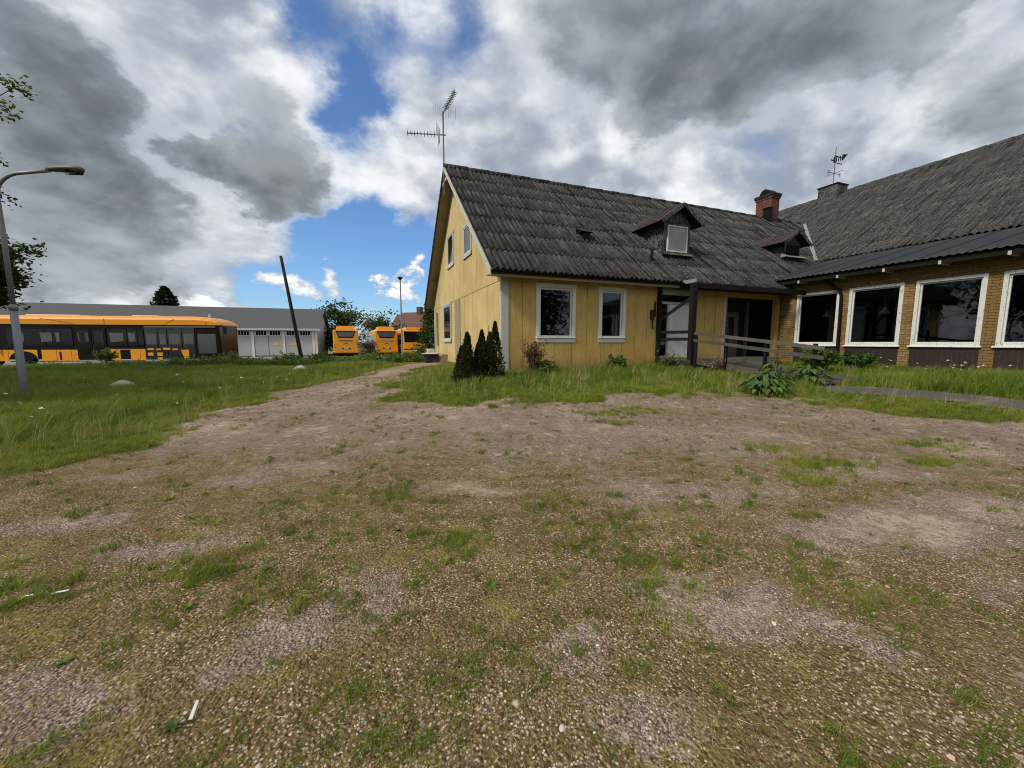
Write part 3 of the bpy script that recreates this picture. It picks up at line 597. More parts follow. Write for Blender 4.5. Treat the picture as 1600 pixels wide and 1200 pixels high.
# dormers
def dormer(a0, a1, zs, ze, zp, bf, ov, oh, glass, tall):
    """cheeks a0..a1, sill height zs, eave ze, peak zp, front plane bf, side overhang ov, front overhang oh"""
    ac = (a0 + a1) / 2; bb = lambda z: EAVE_B + (z - EAVE_Z) / KR
    d = HM(); d.prism([(a0, bf, zs - .12), (a1, bf, zs - .12), (a1, bf, ze + .05), (ac, bf, zp - .1), (a0, bf, ze + .05)], (0, bb(zp) - bf, 0)); o = obj('dormer', d, M['darkpeel'], house)
    k = (zp - ze) / ((a1 - a0) / 2 + ov)
    for sg in (-1, 1):
        ae = a0 - ov if sg < 0 else a1 + ov
        rr = HM(); q = [(ac, zp), (ae, ze), (ae, ze - .06), (ac, zp - .06)]
        ff = bf - oh
        P = [(ac + sg * .002, ff, zp), (ae, ff, ze), (ae, bb(ze) + .12, ze), (ac + sg * .002, bb(zp) + .12, zp)]
        rr.add([p for p in P] + [(p[0], p[1], p[2] - .045) for p in P], [(0, 1, 2, 3), (7, 6, 5, 4), (0, 4, 5, 1), (1, 5, 6, 2), (2, 6, 7, 3), (3, 7, 4, 0)]); obj('dormer_roof', rr, M['rust'], o)
        for q in range(1, 4):      # standing seams
            t = q / 4; y = ff + (bb(ze) - ff) * t
            sm = HM(); sm.bar((ac + sg * .02, y, zp + .008), (ae, y, ze + .008), .02, .02); obj('seam', sm, M['rust'], o)
        fb = HM(); fb.bar((ac, ff - .012, zp - .07), (ae, ff - .012, ze - .07), .022, .13); obj('barge_board', fb, M['darkpeel'], o)
    g = HM(); g.prism([(a0 + .12, bf - .015, tall[1] + .12), (a1 - .12, bf - .015, tall[1] + .12), (a1 - .12, bf - .015, ze + .02), (ac, bf - .015, zp - .16), (a0 + .12, bf - .015, ze + .02)], (0, .013, 0)); obj('gable_panel', g, M['greypeel'], o)
    w0, w1 = a0 + glass, a1 - glass; t = .05; fr = HM()
    fr.box(w0, w0 + t, bf - .045, bf - .002, tall[0], tall[1]); fr.box(w1 - t, w1, bf - .045, bf - .002, tall[0], tall[1]); fr.box(w0 + t, w1 - t, bf - .045, bf - .002, tall[0], tall[0] + t); fr.box(w0 + t, w1 - t, bf - .045, bf - .002, tall[1] - t, tall[1])
    return o, fr, (w0 + t, w1 - t, tall[0] + t, tall[1] - t, bf)
o, fr, p = dormer(6.42, 7.64, 4.70, 5.80, 6.46, .85, .36, .30, .15, (4.80, 5.72))
obj('window_frame', fr, M['flaky'], o)
mb = HM(); mb.box(p[0], p[1], p[4] - .02, p[4] - .012, p[2], p[3]); obj('pane', mb, mat('milky pane', lambda nt: pbsdf(nt, nt.mix(nt.noise(wpos(nt), 3, 4), (.16, .18, .19), (.30, .32, .33)), .12, .5)), o)
mb = HM(); mb.prism([(6.35, .66, 4.66), (6.35, .84, 4.80), (6.35, .84, 4.66)], (1.36, 0, 0)); obj('flashing', mb, M['darkpeel'], o)
o, fr, p = dormer(13.62, 14.62, 5.28, 5.86, 6.42, 1.45, .40, .25, .12, (5.32, 5.80))
obj('window_frame', fr, M['black'], o)
mb = HM(); mb.box(p[0], p[1], p[4] - .02, p[4] - .012, p[2], p[3]); obj('pane', mb, M['busglass'], o)
mb = HM(); mb.prism([(13.4, 1.22, 5.24), (13.4, 1.44, 5.38), (13.4, 1.44, 5.22)], (1.45, 0, 0)); obj('flashing', mb, M['flash'], o)
# roof fittings
mb = HM(); mb.box(3.38, 3.66, 1.30, 1.62, 4.85, 5.28); mb.prism([(3.32, 1.2, 5.28), (3.32, 1.68, 5.5), (3.32, 1.68, 5.28)], (.40, 0, 0)); obj('roof_vent', mb, M['black'], house)
mb = HM(); mb.tube([(5.62, .48, 4.1), (5.62, .48, 4.72)], .045, 10); obj('vent_pipe', mb, M['black'], house)
# chimney
c = chim = thing('chimney', 'red brick chimney with arched metal cap on the house ridge', 'chimney', toW(18.0, 5.4, 7.9), TH)
mb = MB().box(-.45, .45, -.35, .95, -.3, 1.62); obj('stack', mb, M['redbrick'], c)
obj('corbel', MB().box(-.50, .50, -.40, 1.0, .52, .60), M['redbrick'], c); obj('corbel', MB().box(-.50, .50, -.40, 1.0, 1.63, 1.75), M['redbrick'], c)
mb = MB().box(-.56, .56, -.46, 1.06, 1.752, 1.90); obj('crown', mb, M['pole'], c)
arc = [(-.30 * math.cos(math.pi * k / 12) , 1.901 + .30 * math.sin(math.pi * k / 12)) for k in range(13)]
mb = MB().prism([(-.42, .3 + x * 1.4, z) for x, z in arc], (.84, 0, 0)); obj('cap', mb, M['black'], c)
mb = MB().box(-.46, -.86, -.50, .0, -.5, 1.02); mb.box(-.45, -.94, -.56, .05, 1.021, 1.06); obj('metal_flue', mb, M['black'], c)
mb = MB().bar((-.56, .0, 1.5), (-.78, .0, 1.54), .02, .02); mb.bar((-.78, 0, 1.54), (-.78, 0, 1.44), .02, .02); obj('bracket', mb, M['galv'], c)
mb = MB().box(-.62, .62, -.62, -.42, -.12, .02); obj('flashing', mb, M['flash'], c); chim.scale = (.70, .70, 1.0)
# television aerial
t = thing('television_antenna', 'tall television mast with two rake aerials on the gable peak', 'antenna', toW(-.48, 5.5, 8.3), TH)
mb = MB().tube([(0, 0, -.9), (0, 0, 2.2)], .028, 8); obj('mast', mb, M['lampgrey'], t)
def yagi(z, d, L, n, el):
    d = Vector(d).normalized(); s = Vector((0, 0, 1)).cross(d).normalized(); s = s if abs(el) < .5 else Vector((0, 0, 1)); p = Vector((0, 0, z))
    mb = MB(); mb.bar(p - d * .1, p + d * L, .03, .03); obj('boom', mb, M['lampgrey'], t)
    up = d.cross(s)
    for i in range(n):
        q = p + d * (.35 + (L - .38) * i / (n - 1)); h = .20
        for e in (s, up) if el else (s,):
            mb = MB().tube([q - e * h * .55, q + e * h * .55], .011, 5); obj('element', mb, M['lampgrey'], t)
    for sg in (-1, 1):
        for k in range(5):
            v = (up * sg + d * (.25)).normalized(); q = p + d * .12 + v * (.08 + .09 * k); mb = MB().tube([q - s * .22, q + s * .22], .009, 5); obj('reflector_rod', mb, M['galv'], t)
yagi(2.15, (.10, -.99, .0), 1.45, 11, 1); yagi(1.35, (-.97, .26, .0), 1.4, 9, 1)

# porch and entrance
mb = HM(); mb.box(DOOR[0] - .14, DOOR[0], -.05, .12, 1.0, 3.2); mb.box(DOOR[1], DOOR[1] + .13, -.05, .12, 1.0, 3.2); mb.box(DOOR[0], DOOR[1], -.05, .12, 3.14, 3.3); mb.box(DOOR[0], DOOR[1], .02, .10, 2.84, 2.92); mb.box(5.98, 6.06, .02, .10, 1.0, 2.84); dr = obj('door', mb, M['trim'], house)
mb = HM(); mb.box(6.07, 6.99, .03, .08, 1.02, 2.83); obj('leaf', mb, M['white'], dr)
mb = HM(); mb.tube([(6.16, .03, 1.9), (6.16, -.03, 1.9), (6.27, -.03, 1.9)], .012, 6); obj('handle', mb, M['black'], dr)
mb = HM(); mb.box(5.67, 5.97, .045, .055, 1.1, 2.83); mb.box(5.67, 6.99, .045, .055, 2.93, 3.13); obj('pane', mb, M['darkglass'], dr)
mb = HM(); mb.box(5.67, 5.97, .03, .09, 1.0, 1.09); obj('threshold', mb, M['trim'], dr)
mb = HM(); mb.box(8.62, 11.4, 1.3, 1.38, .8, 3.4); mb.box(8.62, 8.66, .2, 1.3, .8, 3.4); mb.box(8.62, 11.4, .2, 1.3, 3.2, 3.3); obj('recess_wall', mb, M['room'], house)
mb = HM(); mb.box(8.62, 11.4, -.1, 1.3, .62, .98); obj('entrance_floor', mb, M['concrete'], house)
mb = HM(); mb.box(8.75, 9.6, 1.2, 1.25, 1.0, 3.1); e = obj('entrance_door', mb, M['blackwood'], house)
mb = HM(); mb.box(9.7, 10.5, .95, 1.0, 1.0, 2.75); obj('leaf', mb, M['lampgrey'], e)
mb = HM(); mb.box(9.95, 10.25, .94, .948, 1.7, 2.55); obj('pane', mb, M['busglass'], e)
mb = HM(); mb.box(8.62, 8.74, .02, .1, .98, 3.2); mb.box(10.9, 11.0, .9, 1.0, .98, 3.2); obj('frame', mb, M['lampgrey'], e)
mb = HM(); mb.box(5.46, 5.57, -.16, -.05, .55, 3.36); obj('post', mb, M['blackwood'], house)
mb = HM(); mb.box(6.05, 6.21, -1.0, -.84, .5, 3.42); obj('post', mb, M['blackwood'], house)
mb = HM(); mb.bar((5.52, -.17, 2.3), (6.1, -.83, 2.95), .05, .10); obj('brace', mb, M['blackwood'], house)
mb = HM(); mb.bar((6.13, -1.0, 3.49), (6.13, .0, 3.49), .05, .115); obj('fascia', mb, M['flash'], house)
mb = HM(); mb.bar((6.22, -.92, 3.35), (11.45, -.92, 3.35), .07, .15); obj('beam', mb, M['blackwood'], house)
for k in range(8):
    a = 6.3 + k * .7; mb = HM(); mb.bar((a, -.95, 3.44), (a, .1, 3.5), .05, .05); obj('rafter', mb, M['blackwood'], house)
for z in (1.88, 1.65):
    mb = HM(); mb.bar((5.57, -.13, z), (6.08, -.88, z), .03, .10); obj('rail', mb, M['blackwood'], house)
mb = HM(); mb.box(5.6, 8.6, -1.0, -.03, .86, .98); obj('porch_floor', mb, M['greywood'], house)
mb = HM(); mb.box(5.6, 8.6, -.98, -.9, .45, .855); obj('porch_skirt', mb, M['soffit'], house)
mb = HM(); mb.box(4.98, 5.14, -.07, -.025, 3.33, 3.42); mb.box(5.0, 5.12, -.22, -.07, 3.35, 3.41); obj('outdoor_lamp', mb, M['trim'], house)
mb = HM(); mb.box(5.2, 5.34, -.07, -.025, 2.3, 2.62); mb.tube([(5.27, -.1, 2.3), (5.24, -.11, 2.1), (5.29, -.1, 2.0)], .025, 6); mb.box(5.36, 5.42, -.06, -.025, 2.4, 2.9); obj('cable_box', mb, M['rust'], house)

# ramp with handrails
rp = thing('wooden_ramp', 'weathered grey wooden wheelchair ramp with plank railings leading up to the porch', 'ramp', (AX, AY, HZ), TH)
B0, B1 = -.95, -4.75
def rampz(b): return .97 - .37 * (b - B0) / (B1 - B0)
for k in range(27):
    b = B0 - k * .142; z = rampz(b)
    mb = HM(); mb.box(6.28, 7.75, b - .134, b, z - .03 + .003 * random.random(), z); obj('plank', mb, M['greywood'], rp)
for a, top0, s0 in ((6.2, 1.86, 1.15), (7.82, 1.86, 0)):
    for k, b in enumerate((-1.05, -2.15, -3.35, -4.55) if a < 7 else ()):
        z = rampz(b)
        mb = HM(); mb.box(a - .035, a + .035, b - .035, b + .035, .35, z + .9 + (.25 if k == 1 and a < 7 else 0)); obj('post', mb, M['blackwood'], rp)
    for (q0, q1) in ((-.95, -2.1), (-2.12, -4.78)) if a < 7 else ():
        for dz in (.86, .64):
            mb = HM(); oo = -.05 if a < 7 else .05; mb.bar((a + oo, q0, rampz(q0) + dz), (a + oo, q1, rampz(q1) + dz - (.05 if q1 < -4 else 0)), .028, .09); obj('rail', mb, M['greywood'], rp)
    mb = HM(); mb.bar((a + .04 * (1 if a < 7 else -1), -.96, rampz(-.96) - .02), (a + .04 * (1 if a < 7 else -1), B1, rampz(B1) - .02), .04, .17); obj('kerb_board', mb, M['greywood'], rp)

# ------------------------------------------------------------------ brick wing
WA = 11.5
wing = thing('brick_building', 'long yellow brick wing with big white windows and dark steel eave', 'building', (AX, AY, HZ), TH)
WB1 = -13.5
wins = []
b = -.64
for k in range(8):
    if b - 1.40 < WB1: break
    wins.append((b, b - 1.40)); b -= 1.665
holes = [(w1, w0, 1.46, 3.34) for (w0, w1) in wins]
mb = HM(); rs = [(WB1, .0, .80, 3.86)]
for h in holes: rs = subtract(rs, h)
for (b0, b1, z0, z1) in rs: mb.box(WA, WA + .22, b0, b1, z0, z1)
wall = obj('brick_wall', mb, M['mortar'], wing)
# courses: every brick its own piece; those far outside the picture share one mesh
bm_full = MB().box(-.012, .02, 0, .238, 0, .0645).mesh('brick', M['brick'])
far = HM(); cnt = 0
zone_t = [(h[0], h[1], .0, 1.46) for h in holes]
blist = []
for r in range(41):
    z = .825 + r * .0745; offb = (r % 2) * .125
    for q in range(60):
        b1 = .05 - offb - q * .25; b0 = b1 - .238
        rs = [(b0, min(b1, -.01), z, z + .0645)]
        for h in holes + zone_t: rs = subtract(rs, (h[0] - .0, h[1] + .0, h[2], h[3] + .0))
        for rr in rs:
            if rr[1] - rr[0] > .02 and rr[3] - rr[2] > .03 and rr[0] > WB1: blist.append(rr)
blist.sort(key=lambda r: -((r[0] + r[1]) / 2) if (r[0] + r[1]) / 2 > -6.6 else 99)
for i, (b0, b1, z0, z1) in enumerate(blist):
    mid = (b0 + b1) / 2; dx = random.uniform(-.003, .003)
    if mid > -6.6 and z0 < 3.72 and cnt < 298 and (b1 - b0 > .06):
        link('brick', bm_full, wall, (WA + dx, b0 + random.uniform(-.002, .002), z0 - HZ), None, (1, (b1 - b0) / .238, (z1 - z0) / .0645)); cnt += 1
    else: far.box(WA - .012 + dx, WA + .01, b0, b1, z0, z1)
o = obj('brickwork', far, M['brick'], wall); o['kind'] = 'stuff'
tile_m = MB().box(-.012, .0, 0, .094, 0, .193).mesh('tile', M['tile'])
back_t = HM(); farT = HM(); tc = 0
for (w0, w1) in wins:
    back_t.box(WA - .006, WA - .001, w1, w0, .83, 1.43)
    nx = 14
    for i in range(nx):
        for r in range(3):
            bb = w1 + .003 + i * .1; zz = .835 + r * .2
            if w0 > -6.6: link('tile', tile_m, wall, (WA - .006 + random.uniform(-.0015, .0015), bb, zz - HZ))
            else: farT.box(WA - .018, WA - .006, bb, bb + .094, zz, zz + .193)
obj('grout', back_t, M['grout'], wing); o = obj('tiling', farT, M['tile'], wall); o['kind'] = 'stuff'
mb = HM(); mb.box(WA - .05, WA + .2, WB1, .0, .2, .80); obj('foundation', mb, M['concrete'], wing)
def wing_window(w0, w1):
    z0, z1 = 1.46, 3.34; t = .085; f = HM(); x0, x1 = WA - .03, WA + .10
    f.box(x0, x1, w1 + .001, w1 + t, z0, z1 - .001); f.box(x0, x1, w0 - t, w0 - .001, z0, z1 - .001); f.box(x0, x1, w1 + t + .001, w0 - t - .001, z1 - t, z1 - .001); f.box(x0, x1, w1 + t + .001, w0 - t - .001, z0, z0 + t * .7)
    o = obj('window', f, M['flaky'], wing)
    g = HM(); e = .04; f2 = HM()
    y0, y1, q0, q1 = w1 + t + .001, w0 - t - .001, z0 + t * .7 + .001, z1 - t - .001
    f2.box(WA + .02, WA + .08, y0, y0 + e, q0, q1); f2.box(WA + .02, WA + .08, y1 - e, y1, q0, q1); f2.box(WA + .02, WA + .08, y0 + e, y1 - e, q1 - e, q1); f2.box(WA + .02, WA + .08, y0 + e, y1 - e, q0, q0 + e); obj('sash', f2, M['flaky'], o)
    g.box(WA + .05, WA + .056, y0 + e, y1 - e, q0 + e, q1 - e); obj('pane', g, M['darkglass'], o)
    s = HM(); s.prism([(WA - .09, w1 - .04, z0 - .045), (WA - .09, w1 - .04, z0 - .02), (WA - .03, w1 - .04, z0 + .0), (WA - .03, w1 - .04, z0 - .045)], (0, w0 - w1 + .08, 0)); obj('sill', s, M['white'], o)
for w in wins: wing_window(*w)
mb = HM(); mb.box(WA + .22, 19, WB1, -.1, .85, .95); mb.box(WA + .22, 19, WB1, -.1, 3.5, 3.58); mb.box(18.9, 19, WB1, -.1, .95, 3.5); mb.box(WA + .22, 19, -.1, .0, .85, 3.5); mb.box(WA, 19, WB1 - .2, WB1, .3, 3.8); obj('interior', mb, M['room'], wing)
mb = HM(); mb.box(15.9, 16, -12, -.2, .95, 2.25); obj('panelling', mb, M['roomred'], wing)
for k, (w0, w1) in enumerate(wins[:5]):
    bc = (w0 + w1) / 2 - .05; a = 11.98
    p = thing('pendant_lamp', ['white pendant lamp behind the window beside the downpipe', 'white pendant lamp behind the second brick wing window', 'white pendant lamp behind the window with leafy reflections', 'white pendant lamp behind the fourth wing window', 'white pendant lamp behind the fifth wing window'][k], 'lamp', toW(a, bc, 2.45), 0, 'pendant lamps in the brick wing')
    obj('cord', MB().tube([(0, 0, .2), (0, 0, 1.05)], .007, 5), M['roomwhite'], p); obj('shade', MB().lathe([(.17, 0), (.15, .04), (.05, .16), (.035, .22)], n=14), M['roomwhite'], p, True)
# steel eave roof
SE_A, SE_Z, SJ_A, SJ_Z = 10.98, 3.87, 16.0, 5.22; sl = math.hypot(SJ_A - SE_A, SJ_Z - SE_Z); sa = math.atan2(SJ_Z - SE_Z, SJ_A - SE_A)
mb = HM(); mb.prism([(SE_A + .03, WB1 - .6, SE_Z - .05), (SJ_A, WB1 - .6, SJ_Z - .05), (SJ_A, WB1 - .6, SJ_Z - .16), (SE_A + .03, WB1 - .6, SE_Z - .19)], (0, 15.4, 0)); eav = obj('eave_roof', mb, M['blackwood'], wing)
st_m = corr_mesh('steel_sheet', 1.03, sl + .08, 6, .018, M['steel'], 4, .004)
b = 1.9
while b > WB1 - .5:
    link('steel_sheet', st_m, eav, (SE_A - .05, b, SE_Z - HZ + .0 - .012), (Matrix.Rotation(-sa, 3, 'Y') @ Matrix.Rotation(-math.pi / 2, 3, 'Z')).to_euler()); b -= 1.0
for k in range(11):
    b = -.94 - 1.22 * k; mb = HM(); mb.box(11.0, 11.5, b - .03, b + .03, 3.665, 3.76); obj('rafter_end', mb, M['trim'], wing)
# main wing roof, 0.643 pitch, meeting the house roof in a valley
WK = .643; wsa = math.atan(WK); RA = 24.8; wsl = (RA - SJ_A) * math.sqrt(1 + WK * WK); WR = 10; wrl = wsl / WR
mb = HM(); mb.prism([(SJ_A, WB1 - .5, SJ_Z - .06), (RA, WB1 - .5, SJ_Z + WK * (RA - SJ_A) - .06), (RA + 9, WB1 - .5, SJ_Z + WK * (RA - SJ_A - 9) - .06), (RA + 9, WB1 - .5, SJ_Z - 1), (SJ_A, WB1 - .5, SJ_Z - .3)], (0, 26.5, 0)); wroof = obj('roof', mb, M['eternit'], wing)
ws_m = corr_mesh('wing_sheet', SW + .012, wrl + .1, 5, .036, M['eternit_wing'], 6, .002)
rot = (Matrix.Rotation(-wsa, 3, 'Y') @ Matrix.Rotation(-math.pi / 2, 3, 'Z') @ Matrix.Rotation(-.013, 3, 'X') @ Matrix.Rotation(.034, 3, 'Y')).to_euler()
for r in range(WR):
    for q in range(28):
        bt = 12.6 - q * SW; a = SJ_A - .05 + r * wrl * math.cos(wsa); z = SJ_Z + .04 + r * wrl * math.sin(wsa)
        vb = 1.59 + (a - 16.03) * .77
        if bt - SW > vb + 1.4 and r < 8: continue
        if bt < -6.5: continue
        link('roof_sheet', ws_m, wroof, (a, bt + random.uniform(-.01, .01), z - HZ + .012 + random.uniform(-.002, .002)), (rot[0] + random.uniform(-.002, .002), rot[1] + random.uniform(-.003, .003), rot[2]))
RZW = SJ_Z + WK * (RA - SJ_A)
for i in range(26):
    b0 = 12.5 - i * .85; mb = MB().tube([(RA, b0, RZW + .03 - HZ), (RA, b0 - .88, RZW + .05 - HZ)], [.11, .12], 10); obj('ridge_cap', mb, M['eternit'], wroof, True)
mb = HM(); V0 = Vector((16.05, 1.62, 5.33)); V1 = Vector((21.0, 5.45, 8.54)); mb.bar(V0, V1, .15, .05); obj('valley_flashing', mb, M['flash'], wing)
mb = HM(); mb.tube([(WA - .36, -1.74, 3.72), (WA - .30, -1.76, 3.62), (WA - .09, -2.05, 3.30), (WA - .07, -2.10, 3.1), (WA - .07, -2.14, .7)], .05, 10); obj('downpipe', mb, M['black'], wing)
bx = thing('chimney', 'black sheet metal chimney box on the wing ridge', 'chimney', toW(24.6, 6.2, 10.0), TH)
obj('casing', MB().box(-.5, .5, -.55, .55, -.2, 1.35), M['darkpeel'], bx); obj('lid', MB().box(-.55, .55, -.6, .6, 1.351, 1.42), M['black'], bx)
wv = thing('weather_vane', 'iron weather vane with pierced banner on the black chimney box', 'weather vane', toW(24.6, 6.2, 11.42), TH)
obj('rod', MB().tube([(0, 0, 0), (0, 0, 2.95)], .03, 6), M['lampgrey'], wv)
bn = MB(); 
for (x0, x1, z0, z1) in ((-.5, .15, 2.02, 2.1), (-.1, .9, 2.28, 2.36), (-.2, .9, 1.84, 1.90), (-.2, -.06, 1.9, 2.28), (.1, .2, 1.9, 2.28), (.36, .44, 1.9, 2.1), (.6, .68, 1.9, 2.28), (.84, .92, 1.9, 2.3)): bn.box(x0, x1, -.012, .012, z0 + x0 * .25, z1 + x0 * .25)
bn.prism([(.9, -.011, 2.1), (1.5, -.011, 2.68), (.9, -.011, 2.58)], (0, .022, 0)); obj('banner', bn, M['black'], wv)
cr = MB()
for s in (-1, 1):
    cr.bar((0, 0, 1.0), (s * .62, 0, 1.0), .03, .03); cr.bar((s * .62, 0, .84), (s * .62, 0, 1.16), .03, .03); cr.bar((s * .75, 0, .84), (s * .75, 0, 1.16), .03, .03); cr.bar((s * .62, 0, 1.0), (s * .75, 0, 1.0), .03, .03); cr.bar((0, 0, 1.0), (0, s * .62, 1.0), .03, .03)
obj('compass_arms', cr, M['lampgrey'], wv); wv.scale = (.8, .8, .8)

# ------------------------------------------------------------------ buses
BDIR = R(12.5)
def wheel(parent, x, y, z, r=.48, w=.3):
    wl = thing_part('wheel', parent, MB().lathe([(r * .62, -w / 2), (r * .95, -w / 2), (r, -w / 2 + .05), (r, w / 2 - .05), (r * .95, w / 2), (r * .62, w / 2)], (x, y, z), 24, 'y'), M['rubber'], True)
    obj('rim', MB().lathe([(r * .60, -w / 2 + .02), (r * .56, -w / 2 - .01), (r * .45, -w / 2 + .04), (r * .22, -w / 2 + .05), (r * .2, -w / 2 - .02), (.03, -w / 2 - .025)], (x, y, z), 20, 'y'), M['chrome'], wl, True)
def thing_part(name, parent, mb, mt, smooth=False): return obj(name, mb, mt, parent, smooth)
def side_bus():
    # local x towards the front (0 = front end), y = 0 the side seen here, z up
    fx, fy = -19.6, 25.9; QX = .905
    t = thing('city_bus', 'long orange city bus parked side on behind the grass verge', 'bus', (fx, fy, .06), R(9))
    L = 13.3; Wd = 2.5
    # roof fairing with rounded front
    prof = []
    sec = [(0, 2.62), (0, 2.95), (.04, 3.05), (.16, 3.16), (.4, 3.2)]
    mb = MB(); xs = [-L, -12.2, -1.6, -1.0, -.5, -.15, .02]; hs = [1, 1, 1, .93, .74, .45, .12]
    rings = []
    for x, h in zip(xs, hs):
        ring = [(x, y, 2.62 + (z - 2.62) * h) for (y, z) in sec] + [(x, Wd - y, 2.62 + (z - 2.62) * h) for (y, z) in sec[::-1]]; rings.append(ring)
    n = len(rings[0])
    for r_ in rings: mb.v += r_
    for i in range(len(rings) - 1):
        for k in range(n): mb.f.append((i * n + k, i * n + (k + 1) % n, (i + 1) * n + (k + 1) % n, (i + 1) * n + k))
    mb.f.append(tuple(range(n))[::-1]); mb.f.append(tuple((len(rings) - 1) * n + k for k in range(n)))
    obj('roof_fairing', mb, M['orange'], t)
    for (x0, x1) in ((-12.4, -9.1), (-5.9, -4.2)):
        mb = MB().box(x0 * QX, x1 * QX, .45, 2.0, 3.19, 3.25); obj('roof_pod', mb, M['cream'], t, False, .03)
    mb = MB().box(-L, -.12, .035, Wd - .035, .42, 2.625); obj('body', mb, M['black'], t)
    mb = MB().prism([(-.121, .06, .35), (.02, .16, .4), (.04, .16, 1.1), (-.04, .12, 2.62), (-.121, .06, 2.62)], (0, Wd - .5, 0)); obj('windscreen', mb, mat('dull windscreen', lambda nt: pbsdf(nt, (.006, .006, .006), .22, .3)), t)
    def panel(nm, x0, x1, z0, z1, mt, y=.0, th=.034): return obj(nm, MB().box(x0 * QX, x1 * QX, y, y + th, z0, z1), mt, t)
    AR = [(-11.2, .72), (-12.95, .70)]
    # lower orange skirt: between the axles, ahead of them, and by the rear door
    def skirt(x0, x1, z0=.32, z1=1.02, cutl=None, cutr=None):
        x0 *= QX; x1 *= QX; pts = [(x0, 0, z0), (x1, 0, z0), (x1, 0, z1), (x0, 0, z1)]
        obj('skirt_panel', MB().prism(pts, (0, .034, 0)), M['orange'], t)
    skirt(-11.28, -9.12); skirt(-7.20, -6.50); skirt(-5.85, -4.90); skirt(-13.75, -13.25)
    obj('skirt_panel', MB().prism([(-6.5, 0, 1.021), (-4.44, 0, 1.021), (-4.44, 0, 1.06), (-6.5, 0, 1.06)], (0, .034, 0)), M['orange'], t)
    for (cx, r) in AR:                               # arch rims over the wheels
        mb = MB(); k = 10; P = []
        for i in range(k + 1):
            a = math.pi * (1 - i / k); P.append((cx + r * 1.05 * math.cos(a), .0, .42 + .52 * math.sin(a)))
        Q = [(cx - r * 1.05 - .12, 0, .40), (cx - r * 1.05 - .12, 0, 1.02), (cx + r * 1.05 + .2, 0, 1.02), (cx + r * 1.05 + .2, 0, .40)]
        for i in range(k):
            x0, x1 = P[i], P[i + 1]; mb.prism([x0, x1, (x1[0], 0, 1.02), (x0[0], 0, 1.02)], (0, .034, 0))
        obj('arch_panel', mb, M['orange'], t); wheel(t, cx, .22, .47)
    wheel(t, -2.7, .3, .47)
    for i, (x0, x1) in enumerate(((-13.2, -11.0), (-10.95, -9.35), (-7.15, -6.0), (-5.95, -5.35), (-5.3, -4.95))):
        g = panel('side_window', x0, x1, 1.22, 2.32, M['busglass'], .012, .02)
    for (x0, x1) in ((-9.05, -8.2), (-8.15, -7.3)):
        d = panel('door', x0, x1, .36, 2.40, M['black'], .004, .03); obj('pane', MB().box(x0 * QX + .12, x1 * QX - .12, -.004, .003, .7, 2.25), M['busglass'], d)
        obj('seal', MB().box(x0 * QX + .01, x0 * QX + .05, -.002, .003, .4, 2.38), M['rubber'], d)
    d = panel('door', -1.6, -.12, .36, 2.3, M['black'], .004, .03); obj('pane', MB().box(-1.30, -.22, -.004, .003, .75, 2.05), mat('grey door glass', lambda nt: pbsdf(nt, nt.mix(nt.noise(wpos(nt), 1.5, 3), (.05, .058, .058), (.09, .10, .10)), .08, .5)), d)
    fg = mat('front side glass', lambda nt: pbsdf(nt, nt.mix(nt.noise(wpos(nt), 2, 4), (.012, .012, .012), (.035, .036, .036)), .08, .5))
    for (x0, x1) in ((-4.85, -4.05), (-4.0, -3.45), (-3.4, -2.5), (-2.45, -1.65)):
        g = panel('side_window', x0, x1, .36, 2.45, fg, .0, .03)
        obj('pane_reflection', MB().box(x0 * QX + .08, x1 * QX - .08, -.004, -.001, 1.35, 2.05), mat_grey, g)  # pale reflection in the front glass, painted as a grey panel
    for (x0, x1, z0, z1) in ((-4.75, -4.35, .98, 1.1), (-4.2, -3.9, .98, 1.08), (-3.75, -3.3, 1.0, 1.14), (-3.15, -2.8, .98, 1.08), (-4.75, -4.4, .62, .82), (-4.15, -3.8, .60, .82), (-4.15, -3.8, .36, .5)):
        panel('orange_reflection', x0, x1, z0, z1, M['orange'], -.008, .006)  # reflections of orange buses in the dark glass, painted as flat panels
    obj('orange_reflection', MB().prism([(-2.36, -.008, 1.0), (-1.88, -.008, 1.0), (-1.9, -.008, .25), (-2.15, -.008, .3)], (0, .006, 0)), M['orange'], t)  # another orange reflection painted onto the glass
    for i, (x0, x1) in enumerate(((-12.6, -12.2), (-11.2, -10.55), (-10.3, -10.1), (-8.95, -8.6), (-8.5, -8.35), (-7.8, -7.5), (-7.0, -6.2), (-5.85, -5.45), (-14.4, -13.9))):
        obj('pane_reflection', MB().prism([(x0 * QX, -.0, 1.5), (x1 * QX, -.0, 1.55), (x1 * QX, -.0, 2.1), (x0 * QX - .05, -.0, 2.1)], (0, -.004, 0)), mat_grey, t)  # slanted grey shapes paint pale reflections on the side glass
    for (x0, z0, x1, z1) in ((-10.1, 3.0, -8.3, 2.66), (-3.2, 2.66, -2.6, 3.0), (-6.6, 2.66, -6.6, 3.0)):
        obj('panel_seam', MB().bar((x0, -.004, z0), (x1, -.004, z1), .012, .012, (0, 1, 0)), M['rust'], t)
    for x0 in (-9.4, -8.6, -4.75): obj('panel_seam', MB().box(x0 - .006, x0 + .006, -.004, .002, .34, 1.0), M['rust'], t)
    obj('skirt_trim', MB().box(-11.9, -4.5, -.003, .02, .27, .315), M['black'], t)
    obj('route_sign', MB().box(-3.6, -2.6, -.008, .0, 2.3, 2.42), M['rust'], t)
    panel('battery_hatch', -6.48, -5.87, .4, 1.0, M['black'], .01, .02); panel('filler_hatch', -10.22, -10.1, .36, .9, M['black'], -.004, .003)
    obj('roof_line', MB().box(-4.4, -.2, -.002, .03, 2.46, 2.55), M['lampgrey'], t)
